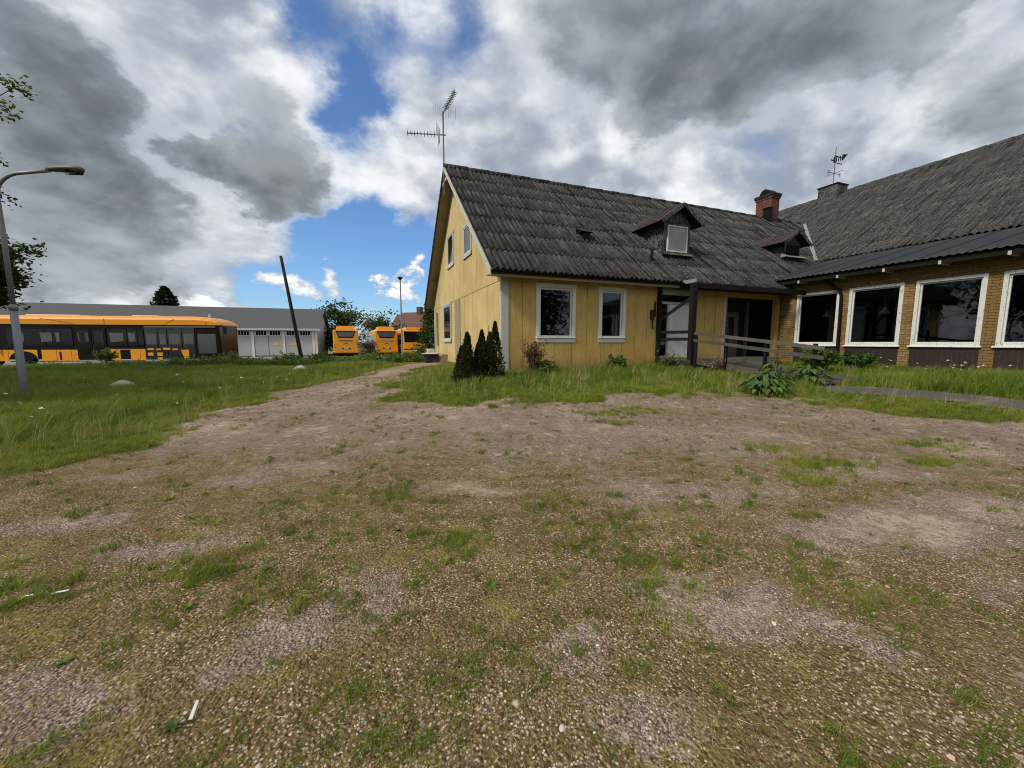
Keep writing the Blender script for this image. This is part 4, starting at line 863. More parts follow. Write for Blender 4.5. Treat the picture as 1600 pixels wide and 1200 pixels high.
    mb = MB().bar((-.1, .25, 2.6), (.35, .05, 2.5), .10, .07); mb.box(.30, .42, -.06, .14, 2.05, 2.5); obj('mirror', mb, M['black'], t)
    mb = MB().lathe([(.05, 0), (.05, .02)], (-.75, -.0, 2.72), 10, 'y'); obj('marker_lamp', mb, M['black'], t)
mat_grey = mat('pane reflection grey', lambda nt: pbsdf(nt, nt.mix(nt.noise(wpos(nt), 3, 3), (.055, .058, .06), (.13, .135, .14)), .12, .5))  # grey that paints pale reflections onto bus glass
side_bus()
def rear_bus(label, x, y, rz_, variant):
    t = thing('city_bus', label, 'bus', (x, y, .06), rz_, 'orange buses parked at the back of the yard')
    Wd, L, H = 2.5, 12.0, 2.8     # local: rear face at y=0 looking towards -y, body runs +y
    obj('body', MB().box(-Wd / 2, Wd / 2, 0, L, .32, H), M['orange'], t, False, .12)
    if variant == 0:
        obj('roof_pod', MB().prism([(-.95, .25, H - .02), (.95, .25, H - .02), (.82, .35, H + .42), (-.82, .35, H + .42)], (0, 2.2, 0)), M['orange'], t, False, .05)
        obj('roof_pod', MB().box(-.9, .9, 2.6, L - .5, H - .01, H + .18), M['cream'], t, False, .04)
        w = obj('rear_window', MB().prism([(-1.0, -.012, 2.72), (1.0, -.012, 2.72), (.72, -.012, 1.95), (-.72, -.012, 1.95)], (0, .02, 0)), M['busglass'], t)
        obj('pane_reflection', MB().prism([(-.88, -.02, 2.6), (.88, -.02, 2.6), (.68, -.02, 2.08), (-.68, -.02, 2.08)], (0, .006, 0)), mat_grey, w)  # pale reflection painted over the rear glass
        obj('vent_panel', MB().box(-.65, .65, -.018, -.001, 1.60, 1.72), M['chrome' if 'second' in label else 'lampgrey'], t)
        obj('emblem', MB().add([(-.28, -.012, 1.2), (-.18, -.012, 1.42), (.18, -.012, 1.42), (.28, -.012, 1.2), (.14, -.012, 1.32), (-.14, -.012, 1.32)], [(0, 5, 1), (1, 5, 4, 2), (2, 4, 3)]), M['lampgrey'], t)
        bar = MB().box(-.42, .42, -.02, -.001, .80, .90); obj('bumper_slot', bar, M['black'], t); obj('number_plate', MB().box(-.22, .22, -.032, -.021, .81, .91), M['plate'], t)
        for s in (-1, 1):
            for z, m in ((1.25, 'redlamp'), (1.1, 'plate'), (.95, 'redlamp'), (.8, 'plate')):
                obj('tail_lamp', MB().lathe([(.055, -.025), (.05, 0)], (s * 1.12, 0, z), 10, 'y'), M[m], t)
            obj('marker_lamp', MB().box(s * 1.1 - .03, s * 1.1 + .03, -.02, 0, 2.5, 2.56), M['redlamp'], t)
    else:
        obj('roof_pod', MB().box(-1.15, 1.15, .3, 6, H - .01, H + .28), M['orange'], t, False, .08)
        obj('rear_window', MB().prism([(-1.16, -.012, 2.66), (1.16, -.012, 2.66), (1.1, -.012, 1.5), (-1.1, -.012, 1.5)], (0, .02, 0)), M['busglass'], t)
        obj('bumper', MB().box(-1.2, 1.2, -.02, -.001, .70, .78), M['black'], t)
        for i in range(3): obj('emblem', MB().box(-.2 + i * .25, -.05 + i * .25, -.012, -.001, 1.05, 1.3), M['lampgrey'], t)
        obj('number_plate', MB().box(-.22, .22, -.03, -.021, .55, .65), M['plate'], t)
        obj('roof_fairing', MB().box(-1.22, -.8, .2, L - .3, H - .02, H + .2), M['cream'], t, False, .06)
    for s in (-1, 1):
        obj('side_window', MB().box(s * 1.245, s * 1.258, .6, L - .3, 1.25, 2.45), M['busglass'], t)
        for yy in (2.9, 9.2):
            wl = obj('wheel', MB().lathe([(.3, -.15), (.48, -.14), (.48, .14), (.3, .15)], (s * 1.12, yy, .46), 18, 'x'), M['rubber'], t)
            obj('rim', MB().lathe([(.28, -.16), (.1, -.165), (.1, .165), (.28, .16)], (s * 1.12, yy, .46), 14, 'x'), M['chrome'], wl)
    obj('bumper_shade', MB().box(-1.1, 1.1, .1, L - .3, .22, .33), M['black'], t)  # black slab painted in for the shadow gap below the bumper
rear_bus('orange bus seen from behind, standing alone beside the grey garages', -17.7, 41.2, R(24), 0)
rear_bus('orange bus seen from behind, second of the row, pale bar under its rear window', -13.95, 43.0, R(25), 0)
rear_bus('orange bus with wide black rear window beside the thin lamp mast', -10.55, 42.0, R(22), 1)

# ------------------------------------------------------------------ garages
gx, gy = -20.75, 41.2; GD = R(18)
gar = thing('garage_row', 'long grey garage building with felt roof and herringbone double doors', 'garage', (gx, gy, .08), GD + math.pi)   # local +x runs left along the front, -y... front faces camera
GL, GDp, GE, GR = 46, 7.6, 3.05, 5.15
mb = MB().prism([(0, .05, 0), (0, -GDp, 0), (0, -GDp, GE), (0, -GDp / 2, GR - .1), (0, .05, GE)], (GL, 0, 0)); obj('wall', mb, M['greyboard'], gar)
mb = MB()
for s in (0, 1):
    y0 = .55 if s == 0 else -GDp - .5; z0 = GE - .22
    P = [(-.35, y0, z0), (-.35, -GDp / 2, GR), (-.35, -GDp / 2, GR + .08), (-.35, y0, z0 + .08)]; mb.prism(P, (GL + .7, 0, 0))
obj('roof', mb, M['greyroof'], gar)
obj('eave_fascia', MB().box(-.36, GL, .5, .56, GE - .36, GE - .16), M['greyboard'], gar)
x = .35; k = 0
while x + 2.8 < 30:
    obj('door_post', MB().box(x - .12, x + .12, .06, .16, 0, GE - .2), M['greypost'], gar)
    for q in (0, 1):
        x0 = x + .13 + q * 1.265; x1 = x0 + 1.245
        d = obj('door_leaf', MB().box(x0, x1, .06, .10, .08, GE - .25), M['doorback'], gar); obj('top_rail', MB().box(x0, x1, .101, .106, 2.08, GE - .26), M['greyboard'], d)
        hb = MB(); sg = 1 if q == 0 else -1; st = .20
        zz0, zz1 = .12, 2.05
        for i in range(-10, 22):                      # herringbone planks clipped to the leaf
            z = zz0 + i * st; pts = []
            xa, xb = (x0 + .03, x1 - .03)
            za, zb = (z, z + (xb - xa)) if sg > 0 else (z + (xb - xa), z)
            poly = [(xa, za), (xb, zb), (xb, zb + st - .05), (xa, za + st - .05)]
            def clip(P, zc, keep):
                out = []
                for j in range(len(P)):
                    p, r = P[j], P[(j + 1) % len(P)]; ip, ir = keep(p[1], zc), keep(r[1], zc)
                    if ip: out.append(p)
                    if ip != ir: tt = (zc - p[1]) / (r[1] - p[1]); out.append((p[0] + tt * (r[0] - p[0]), zc))
                return out
            poly = clip(poly, zz0, lambda a, c: a >= c)
            if len(poly) > 2: poly = clip(poly, zz1, lambda a, c: a <= c)
            if len(poly) > 2: hb.prism([(p[0], .101, p[1]) for p in poly], (0, .018, 0))
        o = obj('herringbone_planks', hb, M['greyboard'], d); o['kind'] = 'stuff'
        wn = obj('window', MB().box(x0 + .14, x1 - .14, .107, .115, 2.2, 2.62), M['busglass'], d)
        for i in range(5):
            xx = x0 + .14 + (x1 - x0 - .28) * i / 4; obj('glazing_bar', MB().box(xx - .018, xx + .018, .1155, .13, 2.22, 2.62), M['greypost'], d)
        if (k + q) % 2 == 1: obj('sign', MB().box(x0 + .3, x0 + .85, .12, .13, 1.15, 1.42), M['sign'], d)
    x += 2.78; k += 1
obj('door_post', MB().box(-.02, .2, .06, .14, 0, GE - .2), M['greypost'], gar)
mb = MB().tube([(9.2, .7, GE - .6), (9.2, .7, GE + 1.1)], .09, 8); obj('flue', mb, M['greypost'], gar)

# ------------------------------------------------------------------ lamp, poles, air unit, stones, litter
def ground_at(x, y): return float(gz(np.array([x]), np.array([y]))[0])
lx, ly = -10.45, 8.15; lz = ground_at(lx, ly)
t = thing('street_lamp', 'grey steel lamp post with curved arm standing in the grass', 'street lamp', (lx, ly, lz - .05), 0); t.rotation_euler.y = R(1.6)
obj('post', MB().tube([(0, 0, -.2), (-.0, 0, .6), (-.03, 0, 2.05)], [.062, .062, .058], 14), M['galv'], t, True)
obj('collar', MB().lathe([(.066, 2.04), (.066, 2.12), (.045, 2.16)], (-.03, 0, 0), 14), M['galv'], t, True)
P = [(-.03, 0, 2.1), (-.07, 0, 3.6)] + [(-.07 + .55 * (1 - math.cos(a)), -.02, 4.35 + .42 * math.sin(a)) for a in [R(x) for x in (0, 15, 30, 45, 60, 75, 85)]] + [(1.05, -.03, 4.83)]
obj('arm', MB().tube(P, [.042] * 2 + [.032] * 8, 12), M['galv'], t, True)
hd = MB(); prof = [(0, .05, .05), (.12, .075, .06), (.3, .10, .07), (.5, .11, .075), (.66, .09, .06), (.72, .03, .03)]; n = 12
for (x, w, h) in prof:
    for k in range(n):
        a = 2 * math.pi * k / n; z = math.sin(a) * h; hd.v.append((1.0 + x, -.03 + math.cos(a) * w, 4.85 + (z if z > 0 else z * .6) + x * .02))
for i in range(len(prof) - 1):
    for k in range(n): hd.f.append((i * n + k, i * n + (k + 1) % n, (i + 1) * n + (k + 1) % n, (i + 1) * n + k))
hd.f.append(tuple(range(n))[::-1]); hd.f.append(tuple((len(prof) - 1) * n + k for k in range(n)))
hd = obj('lamp_head', hd, M['lampgrey'], t, True)
bl = MB(); 
for i, (x, w) in enumerate(((.38, .05), (.45, .085), (.56, .09), (.66, .06))):
    for k in range(n): a = 2 * math.pi * k / n; bl.v.append((1.0 + x, -.03 + math.cos(a) * w, 4.83 + math.sin(a) * .075))
for i in range(3):
    for k in range(n): bl.f.append((i * n + k, i * n + (k + 1) % n, (i + 1) * n + (k + 1) % n, (i + 1) * n + k))
obj('lamp_bowl', bl, M['glass'], hd, True)
t = thing('utility_pole', 'leaning tarred wooden pole with loose cables at the yard edge', 'pole', (-15.6, 28.6, .0), 0)
obj('shaft', MB().tube([(0, 0, 0), (-1.12, 0, 7.75)], [.14, .10], 12), M['pole'], t, True)
obj('cable', MB().tube([(-1.0, -.1, 7.5), (-.72, -.25, 6.3), (-.42, -.2, 3.6), (-.2, -.17, 1.3)], .018, 5), M['black'], t)
obj('bracket', MB().tube([(-1.05, -.12, 7.3), (-.9, -.3, 7.1), (-.88, -.3, 6.85)], .03, 6), M['black'], t)
t = thing('lamp_mast', 'thin tall lamp mast between the orange buses', 'street lamp', (-10.3, 36.2, .05), 0)
obj('mast', MB().tube([(0, 0, 0), (0, 0, 3), (0, 0, 7.35)], [.10, .07, .05], 10), M['galv'], t); obj('lamp_head', MB().lathe([(.05, 7.2), (.22, 7.34), (.24, 7.42), (.1, 7.5)], n=12), M['black'], t)
# air conditioner behind the far corner of the gable
p = toW(-.55, 9.55); t = thing('air_conditioner', 'white outdoor heat pump unit beside the house gable', 'air conditioner', (p[0], p[1], ground_at(p[0], p[1]) + .12), TH)
obj('casing', MB().box(-.17, .17, -.42, .42, .0, .58), M['plasticwhite'], t, False, .02)
ring = MB().lathe([(.25, -.02), (.27, -.03), (.27, 0)], (-.171, .1, .29), 20, 'x'); obj('fan_grille', ring, M['lampgrey'], t)
for s in (-1, 1): obj('foot', MB().box(-.2, .2, s * .3 - .03, s * .3 + .03, -.2, -.001), M['lampgrey'], t)
p = toW(-.7, 8.2); o = tag(obj('board', MB().box(p[0] - .35, p[0] + .35, p[1] - .5, p[1] + .5, 1.0, 1.04), M['plasticwhite'], None), 'pale board lying on a crate by the heat pump', 'board')
t2 = thing('wooden_crate', 'dark slatted crate under the pale board by the gable', 'crate', (p[0], p[1], ground_at(p[0], p[1])), TH)
for k in range(4): obj('slat', MB().box(-.3, .3, -.42 + k * .22, -.28 + k * .22, 0, .36 + .05 * (k % 2)), M['pole'], t2)
p = toW(-.62, 6.6); sl_ = tag(obj('plank', MB().prism([(p[0], p[1], .55), (p[0] + .3, p[1] + .1, .55), (p[0] + .34, p[1] + .1, 1.0), (p[0] + .12, p[1], 1.02)], (.02, .05, 0)), M['beige'], None), 'short pale plank leaning on the gable wall', 'plank')
def stone(x, y, sx, sy, sz, seed, label):
    import bmesh
    bm = bmesh.new(); bmesh.ops.create_icosphere(bm, subdivisions=3, radius=1); rs = random.Random(seed); ax = [Vector((rs.uniform(-1, 1), rs.uniform(-1, 1), rs.uniform(-1, 1))).normalized() for _ in range(9)]; of = [rs.uniform(.62, .95) for _ in range(9)]
    for v in bm.verts:
        for a_, f_ in zip(ax, of):
            d = v.co.dot(a_)
            if d > f_: v.co -= a_ * (d - f_) * .85
        v.co = Vector((v.co.x * sx, v.co.y * sy, v.co.z * sz))
    m = bpy.data.meshes.new('stone'); bm.to_mesh(m); bm.free(); m.materials.append(M['rock'])
    return tag(link('stone', m, None, (x, y, ground_at(x, y) + sz * .45)), label, 'stone')
stone(-9.75, 9.55, .30, .25, .27, 3, 'pale rounded boulder lying in the tall grass near the lamp post')
stone(-8.6, 15.6, .46, .32, .26, 5, 'flat pale stone at the edge of the verge by the gravel drive')
def strip(x, y, l, w, rz_, label):
    z = ground_at(x, y) + .012; mb = MB().prism([(-l / 2, -w / 2, 0), (l / 2, -w * .35, .004), (l / 2, w * .4, .006), (-l / 2, w / 2, .002)], (0, 0, .004)); o = obj('plastic_strip', mb, M['bone'], None); o.location = (x, y, z); o.rotation_euler = (.03, -.05, rz_); tag(o, label, 'litter')
strip(-1.22, 1.33, .075, .012, R(112), 'white plastic strip lying among the moss and gravel'); strip(-2.55, 2.03, .075, .010, R(14), 'white plastic strip beside a shorter broken piece'); strip(-2.69, 2.0, .045, .008, R(8), 'short broken white plastic piece in the grass')
# far house
fx, fy = -14.0, 78.0
t = thing('tiled_house', 'distant house with brown tiled gable roof and chimney behind the buses', 'house', (fx, fy, 0), R(-20))
obj('wall', MB().prism([(-4.5, 0, 0), (4.5, 0, 0), (4.5, 0, 3.4), (2.0, 0, 6.4), (0, 0, 7.3), (-2.0, 0, 6.4), (-4.5, 0, 3.4)], (0, 9, 0)), simple('pale render', (.48, .46, .38), .8), t)
fr_ = MB()
for s in (-1, 1):
    fr_.prism([(s * 5.0, -.5, 2.9), (s * 2.3, -.5, 6.5), (s * 2.3, -.5, 6.7), (s * 5.2, -.5, 3.0)], (0, 10, 0)); fr_.prism([(s * 2.3, -.5, 6.5), (0, -.5, 7.5), (0, -.5, 7.7), (s * 2.3, -.5, 6.7)], (0, 10, 0))
obj('roof', fr_, M['farroof'], t); obj('chimney', MB().box(-1.6, -.7, 4.0, 4.9, 6.5, 8.6), M['redbrick'], t)
obj('window', MB().box(-.7, .7, -.06, 0, 4.2, 5.6), M['busglass'], t)
t.rotation_euler.z = R(70)

# ------------------------------------------------------------------ vegetation
def leaf_mesh(name, C, size, mt, flat=.3, aspect=1.7, updir=None, seed=1):
    """one folded diamond per leaf"""
    r = np.random.default_rng(seed); N = len(C); size = np.broadcast_to(size, N)
    d = r.normal(size=(N, 3)); d[:, 2] *= flat
    if updir is not None: d = d * .55 + updir
    d /= np.linalg.norm(d, axis=1)[:, None] + 1e-9
    s = np.cross(d, r.normal(size=(N, 3)) * [.35, .35, 1] + [0, 0, .2]); s /= np.linalg.norm(s, axis=1)[:, None] + 1e-9
    nrm = np.cross(d, s); L = size[:, None]; W = L / aspect
    v = np.stack([C - d * L * .5, C - s * W * .5 + nrm * W * .15, C + d * L * .5, C + s * W * .5 + nrm * W * .15], 1).reshape(-1, 3)
    f = (np.arange(N)[:, None] * 4 + np.array([[0, 1, 2, 0, 2, 3]])).reshape(-1).astype(np.int32)
    m = bpy.data.meshes.new(name); m.vertices.add(len(v)); m.vertices.foreach_set('co', v.ravel()); m.loops.add(len(f)); m.loops.foreach_set('vertex_index', f); m.polygons.add(len(f) // 3); m.polygons.foreach_set('loop_start', np.arange(0, len(f), 3, dtype=np.int32)); m.update(); m.materials.append(mt); return m
def tree(name, label, x, y, h, rad, z0, mt, nleaf, lsize, seed, group=None, spread=1.0, trunk_r=.2, limbs=22, reach_to=()):
    r = np.random.default_rng(seed); base = ground_at(x, y) - .1
    t = thing(name, label, 'tree', (x, y, base), 0, group)
    mb = MB(); mb.tube([(0, 0, 0), (.1, .05, h * .35), (-.05, .1, h * .7), (0, 0, h * .93)], [trunk_r, trunk_r * .75, trunk_r * .4, trunk_r * .1], 9)
    tips = []
    for i in range(limbs):
        f = r.uniform(.0, 1) ** .8; zz = z0 + (h * .92 - z0) * f; az = r.uniform(0, 2 * math.pi); reach = rad * math.sqrt(max(.05, 1 - ((zz - (z0 + h) / 2) / ((h - z0) / 2)) ** 2)) * r.uniform(.75, 1.08)
        s0 = Vector((0, 0, max(h * .18, zz - reach * .45))); e = Vector((math.cos(az) * reach, math.sin(az) * reach, zz)); md = s0.lerp(e, .5) + Vector((0, 0, .12 * reach)); mb.tube([s0, md, e], [trunk_r * .35, trunk_r * .18, .012], 5, False)
        for q in range(4): tips.append((s0.lerp(e, .45 + .55 * q / 3) + Vector(r.normal(size=3) * .15 * rad * .5), reach))
        for q in range(3):
            b2 = s0.lerp(e, r.uniform(.45, .9)); e2 = b2 + Vector(r.normal(size=3)) * rad * .28; mb.tube([b2, e2], [.03, .008], 4, False); tips.append((e2, reach))
    for e in reach_to:
        e = Vector(e); s0 = Vector((0, 0, max(1.8, e.z - 2.2))); md = s0.lerp(e, .55) + Vector((0, 0, .45)); mb.tube([s0, md, e], [trunk_r * .4, .05, .012], 6, False)
        for q in range(9):
            b2 = md.lerp(e, r.uniform(.25, 1)); e2 = b2 + Vector(r.normal(size=3) * np.array([.30, .30, .22])); mb.tube([b2, e2], [.018, .006], 4, False); tips += [(b2.lerp(e2, .6), 1), (e2, 1)]
    obj('trunk', mb, M['bark'], t, True)
    C = []
    per = max(1, nleaf // len(tips))
    for (p, rc) in tips:
        k = r.normal(size=(per, 3)) * np.array([1, 1, .62]) * (rad * .17 * spread); C.append(np.array(p) + k)
    C = np.concatenate(C); sz = lsize * r.uniform(.6, 1.3, len(C))
    link('crown', leaf_mesh('crown', C, sz, mt, .5, 1.6, None, seed), t); return t
def conifer(name, label, x, y, h, rad, mt, n, lsize, seed, cat='tree', pointy=1.0, tips=1, group=None, skirt=.05):
    r = np.random.default_rng(seed); base = ground_at(x, y) - .04; t = thing(name, label, cat, (x, y, base), 0, group)
    obj('trunk', MB().tube([(0, 0, 0), (0, 0, h * .94)], [max(.02, rad * .09), .008], 7), M['bark'], t)
    C = []; U = []
    for q in range(tips):
        ox, oy = (0, 0) if tips == 1 else (rad * .62 * math.cos(q * 2.4 + seed), rad * .5 * math.sin(q * 2.4 + seed)); hh = h * (1 if q == 0 else r.uniform(.6, .95)); rr = rad * (1 if tips == 1 else .52)
        m = n // tips; f = r.uniform(0, 1, m) ** 1.25; az = r.uniform(0, 2 * math.pi, m); lump = 1 + .28 * np.sin(az * 5 + f * 21 + q) + .18 * np.sin(az * 9 - f * 33)
        R_ = rr * np.power(1 - f, .62 * pointy) * lump * r.uniform(.62, 1.06, m) + .015
        C.append(np.stack([ox * (1 - f * .1) + R_ * np.cos(az), oy * (1 - f * .1) + R_ * np.sin(az), skirt * h + f * hh * (1 - skirt)], 1)); U.append(np.stack([np.cos(az) * .8, np.sin(az) * .8, np.full(m, .9 if tips > 1 else -.15)], 1))
    C = np.concatenate(C); U = np.concatenate(U); link('foliage', leaf_mesh('foliage', C, lsize * r.uniform(.6, 1.3, len(C)), mt, .6, 2.2, U, seed), t); return t
tree('deciduous_tree', 'big leafy tree reaching in from beside the lamp post', -21.7, 13.2, 12.4, 3.3, 2.6, M['tree'], 38000, .17, 11, None, .42, .28, 40, ((5.0, -.2, 3.6), (4.85, -.2, 4.35), (4.6, -.3, 2.95), (4.4, .1, 4.9), (4.2, .3, 6.6), (4.65, .3, 9.75), (5.2, -.6, 3.95)))
tree('deciduous_tree', 'dark broadleaf tree growing at the right end of the grey garages', -21.9, 49.0, 6.2, 2.9, .6, M['tree'], 5000, .34, 12)
tree('deciduous_tree', 'low round tree behind the orange bus that stands alone', -20.5, 60, 5.4, 3.4, .5, M['tree'], 4000, .42, 13)
tree('deciduous_tree', 'small dark bush in front of the row of orange buses', -12.3, 32.6, 1.75, .95, .15, M['brownbush'], 1800, .14, 14, None, 1, .05, 14)
conifer('spruce_tree', 'pointed spruce rising behind the long garage roof', -65.2, 73.5, 11.9, 3.6, M['spruce'], 6000, .75, 15, 'tree', 1.0)
conifer('spruce_tree', 'young green spruce beside the far corner of the house', -4.75, 24.2, 4.4, 1.15, M['tree'], 7000, .20, 16, 'tree', .9)
conifer('thuja_bush', 'dark clump of thuja with several tips at the house corner', -1.0, 9.3, 1.26, .38, M['conifer'], 22000, .048, 17, 'shrub', 1.1, 3, None, .0)
conifer('thuja_bush', 'slender pointed dark thuja next to the white corner board', -.56, 9.4, 1.5, .42, M['conifer'], 20000, .048, 18, 'shrub', 1.25, 3, None, .0)
# behind the camera: trees that the windows mirror
tree('deciduous_tree', 'tall dense tree across the yard mirrored in the house windows', 16.5, -6.5, 12, 6.0, 1.0, M['tree'], 12000, .45, 21, 'trees across the yard'); tree('deciduous_tree', 'wide dense tree across the yard mirrored in the wing windows', -20.5, 4.2, 12, 5.0, 1.0, M['tree'], 12000, .45, 22, 'trees across the yard')
tree('deciduous_tree', 'second tall tree across the yard mirrored in the windows', -22, -4, 12, 5.5, 1.0, M['tree'], 12000, .45, 23, 'trees across the yard')

def twig_bush(name, label, x, y, h, rad, n, seed, wood_m, leaf_m, leaves, lsize, flowers=None):
    r = np.random.default_rng(seed); t = thing(name, label, 'shrub', (x, y, ground_at(x, y) - .03), 0); mb = MB(); C = []; F = []
    for i in range(n):
        az = r.uniform(0, 6.28); tl = r.uniform(.15, 1) * rad; hh = h * r.uniform(.6, 1); p0 = Vector((math.cos(az) * .05, math.sin(az) * .05, 0)); p2 = Vector((math.cos(az) * tl, math.sin(az) * tl, hh)); p1 = p0.lerp(p2, .5) + Vector((0, 0, .08 * h)) - Vector((math.cos(az), math.sin(az), 0)) * tl * .15
        mb.tube([p0, p1, p2], [.008, .006, .003], 4, False)
        for q in range(3):
            b = p1.lerp(p2, r.uniform(0, .9)); e = b + Vector(r.normal(size=3) * .09) + Vector((0, 0, .07)); mb.tube([b, e], [.004, .002], 4, False); C += [np.array(b.lerp(e, u)) for u in (.4, .7, 1)]
            if flowers: F.append(np.array(e))
        C += [np.array(p1.lerp(p2, u)) for u in (.2, .5, .8, 1.)]
    obj('branches', mb, wood_m, t); C = np.array(C); C = np.repeat(C, leaves, 0) + r.normal(size=(len(C) * leaves, 3)) * .03
    link('leaves', leaf_mesh('leaves', C, lsize * r.uniform(.6, 1.3, len(C)), leaf_m, .6, 1.8, None, seed), t)
    if flowers: F = np.repeat(np.array(F), 4, 0) + r.normal(size=(len(F) * 4, 3)) * .015; link('blossoms', leaf_mesh('blossoms', F, .03, flowers, 1, 1.1, None, seed), t)
def hp(a, b): p = toW(a, b); return p[0], p[1]
x, y = hp(.62, -.75); twig_bush('withered_bush', 'half withered brown bush under the wider front window', x, y, 1.02, .42, 46, 31, M['brownbush'], M['brownbush'], 2, .05)
x, y = hp(.95, -.85); twig_bush('garden_shrub', 'low green leafy plant at the foot of the brown bush', x, y, .42, .36, 26, 32, M['weed'], M['burdock'], 2, .11)
x, y = hp(3.55, -.65); twig_bush('garden_shrub', 'small glossy green shrub below the narrow front window', x, y, .52, .38, 26, 33, M['weed'], M['burdock'], 2, .10)
x, y = hp(5.35, -.8); twig_bush('flowering_shrub', 'low shrub with pale pink blossoms at the foot of the porch post', x, y, .55, .45, 40, 34, M['brownbush'], M['weed'], 2, .05, M['pink'])
x, y = hp(6.0, -2.0); twig_bush('flowering_shrub', 'small pink flowering stems beside the ramp railing', x, y, .5, .2, 16, 35, M['brownbush'], M['weed'], 1, .05, M['pink'])
x, y = hp(8.6, -3.3); twig_bush('garden_shrub', 'green bushy weed behind the ramp by the brick wall', x, y, .75, .6, 40, 36, M['weed'], M['weed'], 3, .12)
x, y = hp(10.6, -3.2); twig_bush('garden_shrub', 'tall leafy weed under the downpipe window', x, y, .65, .5, 30, 37, M['weed'], M['burdock'], 2, .13)

for (vx, vy, vh, vr, sd_, lb) in ((-21.2, 20.0, 1.25, .55, 51, 'lone leafy sapling in the verge before the bus doors'), (-14.6, 19.8, 1.0, .6, 52, 'light green shrub in the verge at the front of the long bus'), (-10.2, 20.6, .95, .8, 53, 'green shrub beside the flat stone on the verge'), (-7.6, 21.0, .9, .9, 54, 'broad green shrub on the verge before the parked buses'), (-12.3, 21.2, .85, .8, 55, 'bushy green growth at the foot of the leaning pole')):
    twig_bush('verge_shrub', lb, vx, vy, vh, vr, 20 if sd_ < 53 else 44, sd_, M['weed'], M['weed'], 3, .13)
def burdock(label, x, y, n, rad, h, seed, ls=.26):
    r = np.random.default_rng(seed); t = thing('burdock_plant', label, 'plant', (x, y, ground_at(x, y) - .02), 0)
    for i in range(n):
        f = math.sqrt((i + .5) / n); az = i * 2.399 + r.uniform(-.3, .3); rr = rad * f * r.uniform(.8, 1.1); zz = h * (1 - .62 * f * f) * r.uniform(.75, 1.1); c = Vector((math.cos(az) * rr, math.sin(az) * rr, zz))
        st = MB().tube([(0, 0, 0), tuple(c * .5 + Vector((0, 0, .1))), tuple(c)], [.012, .009, .006], 5, False); lf = obj('leaf', st, M['burdock'], t)
        L = ls * r.uniform(.7, 1.2); W = L * .72; d = Vector((math.cos(az), math.sin(az), -.25 - .5 * f + r.uniform(-.2, .3))).normalized(); s = d.cross(Vector((r.uniform(-.3, .3), r.uniform(-.3, .3), 1))).normalized(); nn = s.cross(d)
        pr = [(-.12, .0), (-.22, .28), (-.02, .46), (.25, .47), (.55, .34), (.8, .15), (1, 0)]; v = []; fc = []
        for (u, w) in pr:
            dr = nn * (-.10 * L * u * u) ; v += [c + d * L * u + s * W * w + nn * (.16 * W * w * 2) + dr, c + d * L * u + dr, c + d * L * u - s * W * w + nn * (.16 * W * w * 2) + dr]
        for k in range(len(pr) - 1): o = k * 3; fc += [(o, o + 3, o + 4, o + 1), (o + 1, o + 4, o + 5, o + 2)]
        obj('blade', MB().add(v, fc), M['burdock'], lf, True)
burdock('big broad leaved burdock growing in front of the ramp', 5.5, 8.3, 90, .50, .42, 41, .145)
burdock('smaller burdock with upright leaves next to the ramp end', 6.0, 8.75, 34, .36, .62, 42, .17)
burdock('tangled broad leaved weed between ramp and brick wall', 7.15, 9.25, 40, .45, .5, 43, .16)

# ---- scatter: many small plants and stones, one object for each kind of ground cover
def blade_clump(nb, h, w, lean, rad, mt, seed, name):
    r = np.random.default_rng(seed); mb = MB()
    for i in range(nb):
        az = r.uniform(0, 6.283); rr = rad * math.sqrt(r.uniform(0, 1)); p = Vector((math.cos(az) * rr, math.sin(az) * rr, -.01)); hh = h * r.uniform(.45, 1.1); az2 = r.uniform(0, 6.283); ln = lean * r.uniform(.2, 1.2) * hh; dv = Vector((math.cos(az2), math.sin(az2), 0)); sv_ = Vector((-math.sin(az2 + .6), math.cos(az2 + .6), 0)) * w * r.uniform(.6, 1.2)
        q1 = p + Vector((0, 0, hh * .55)) + dv * ln * .3; q2 = p + Vector((0, 0, hh * (1 - .25 * lean))) + dv * ln
        mb.add([p - sv_, p + sv_, q1 + sv_ * .75, q1 - sv_ * .75, q2], [(0, 1, 2, 3), (3, 2, 4)])
    return bpy.data.objects.new(name, mb.mesh(name, mt))
def rosette(nl, L, W, mt, seed, up=.25, name='rosette'):
    r = np.random.default_rng(seed); mb = MB()
    for i in range(nl):
        az = i * 2.399 + r.uniform(-.3, .3); d = Vector((math.cos(az), math.sin(az), up * r.uniform(.3, 1.6))).normalized(); s = Vector((-math.sin(az), math.cos(az), 0)); l = L * r.uniform(.6, 1.15); w = W * r.uniform(.7, 1.2)
        a_ = d * l * .3; b_ = d * l * .7 + Vector((0, 0, .02 * l)); c_ = d * l - Vector((0, 0, .12 * l)); mb.add([Vector((0, 0, 0)), a_ + s * w * .4, a_ - s * w * .4, b_ + s * w * .5, b_ - s * w * .5, c_], [(0, 1, 2), (1, 3, 4, 2), (3, 5, 4)])
    return bpy.data.objects.new(name, mb.mesh(name, mt))
def leafy(n, h, rad, L, mt, seed, name='leafy'):
    r = np.random.default_rng(seed); C = np.stack([r.normal(size=n) * rad * .5, r.normal(size=n) * rad * .5, r.uniform(.02, 1, n) ** .8 * h], 1); return bpy.data.objects.new(name, leaf_mesh(name, C, L * r.uniform(.6, 1.3, n), mt, .45, 1.7, None, seed))
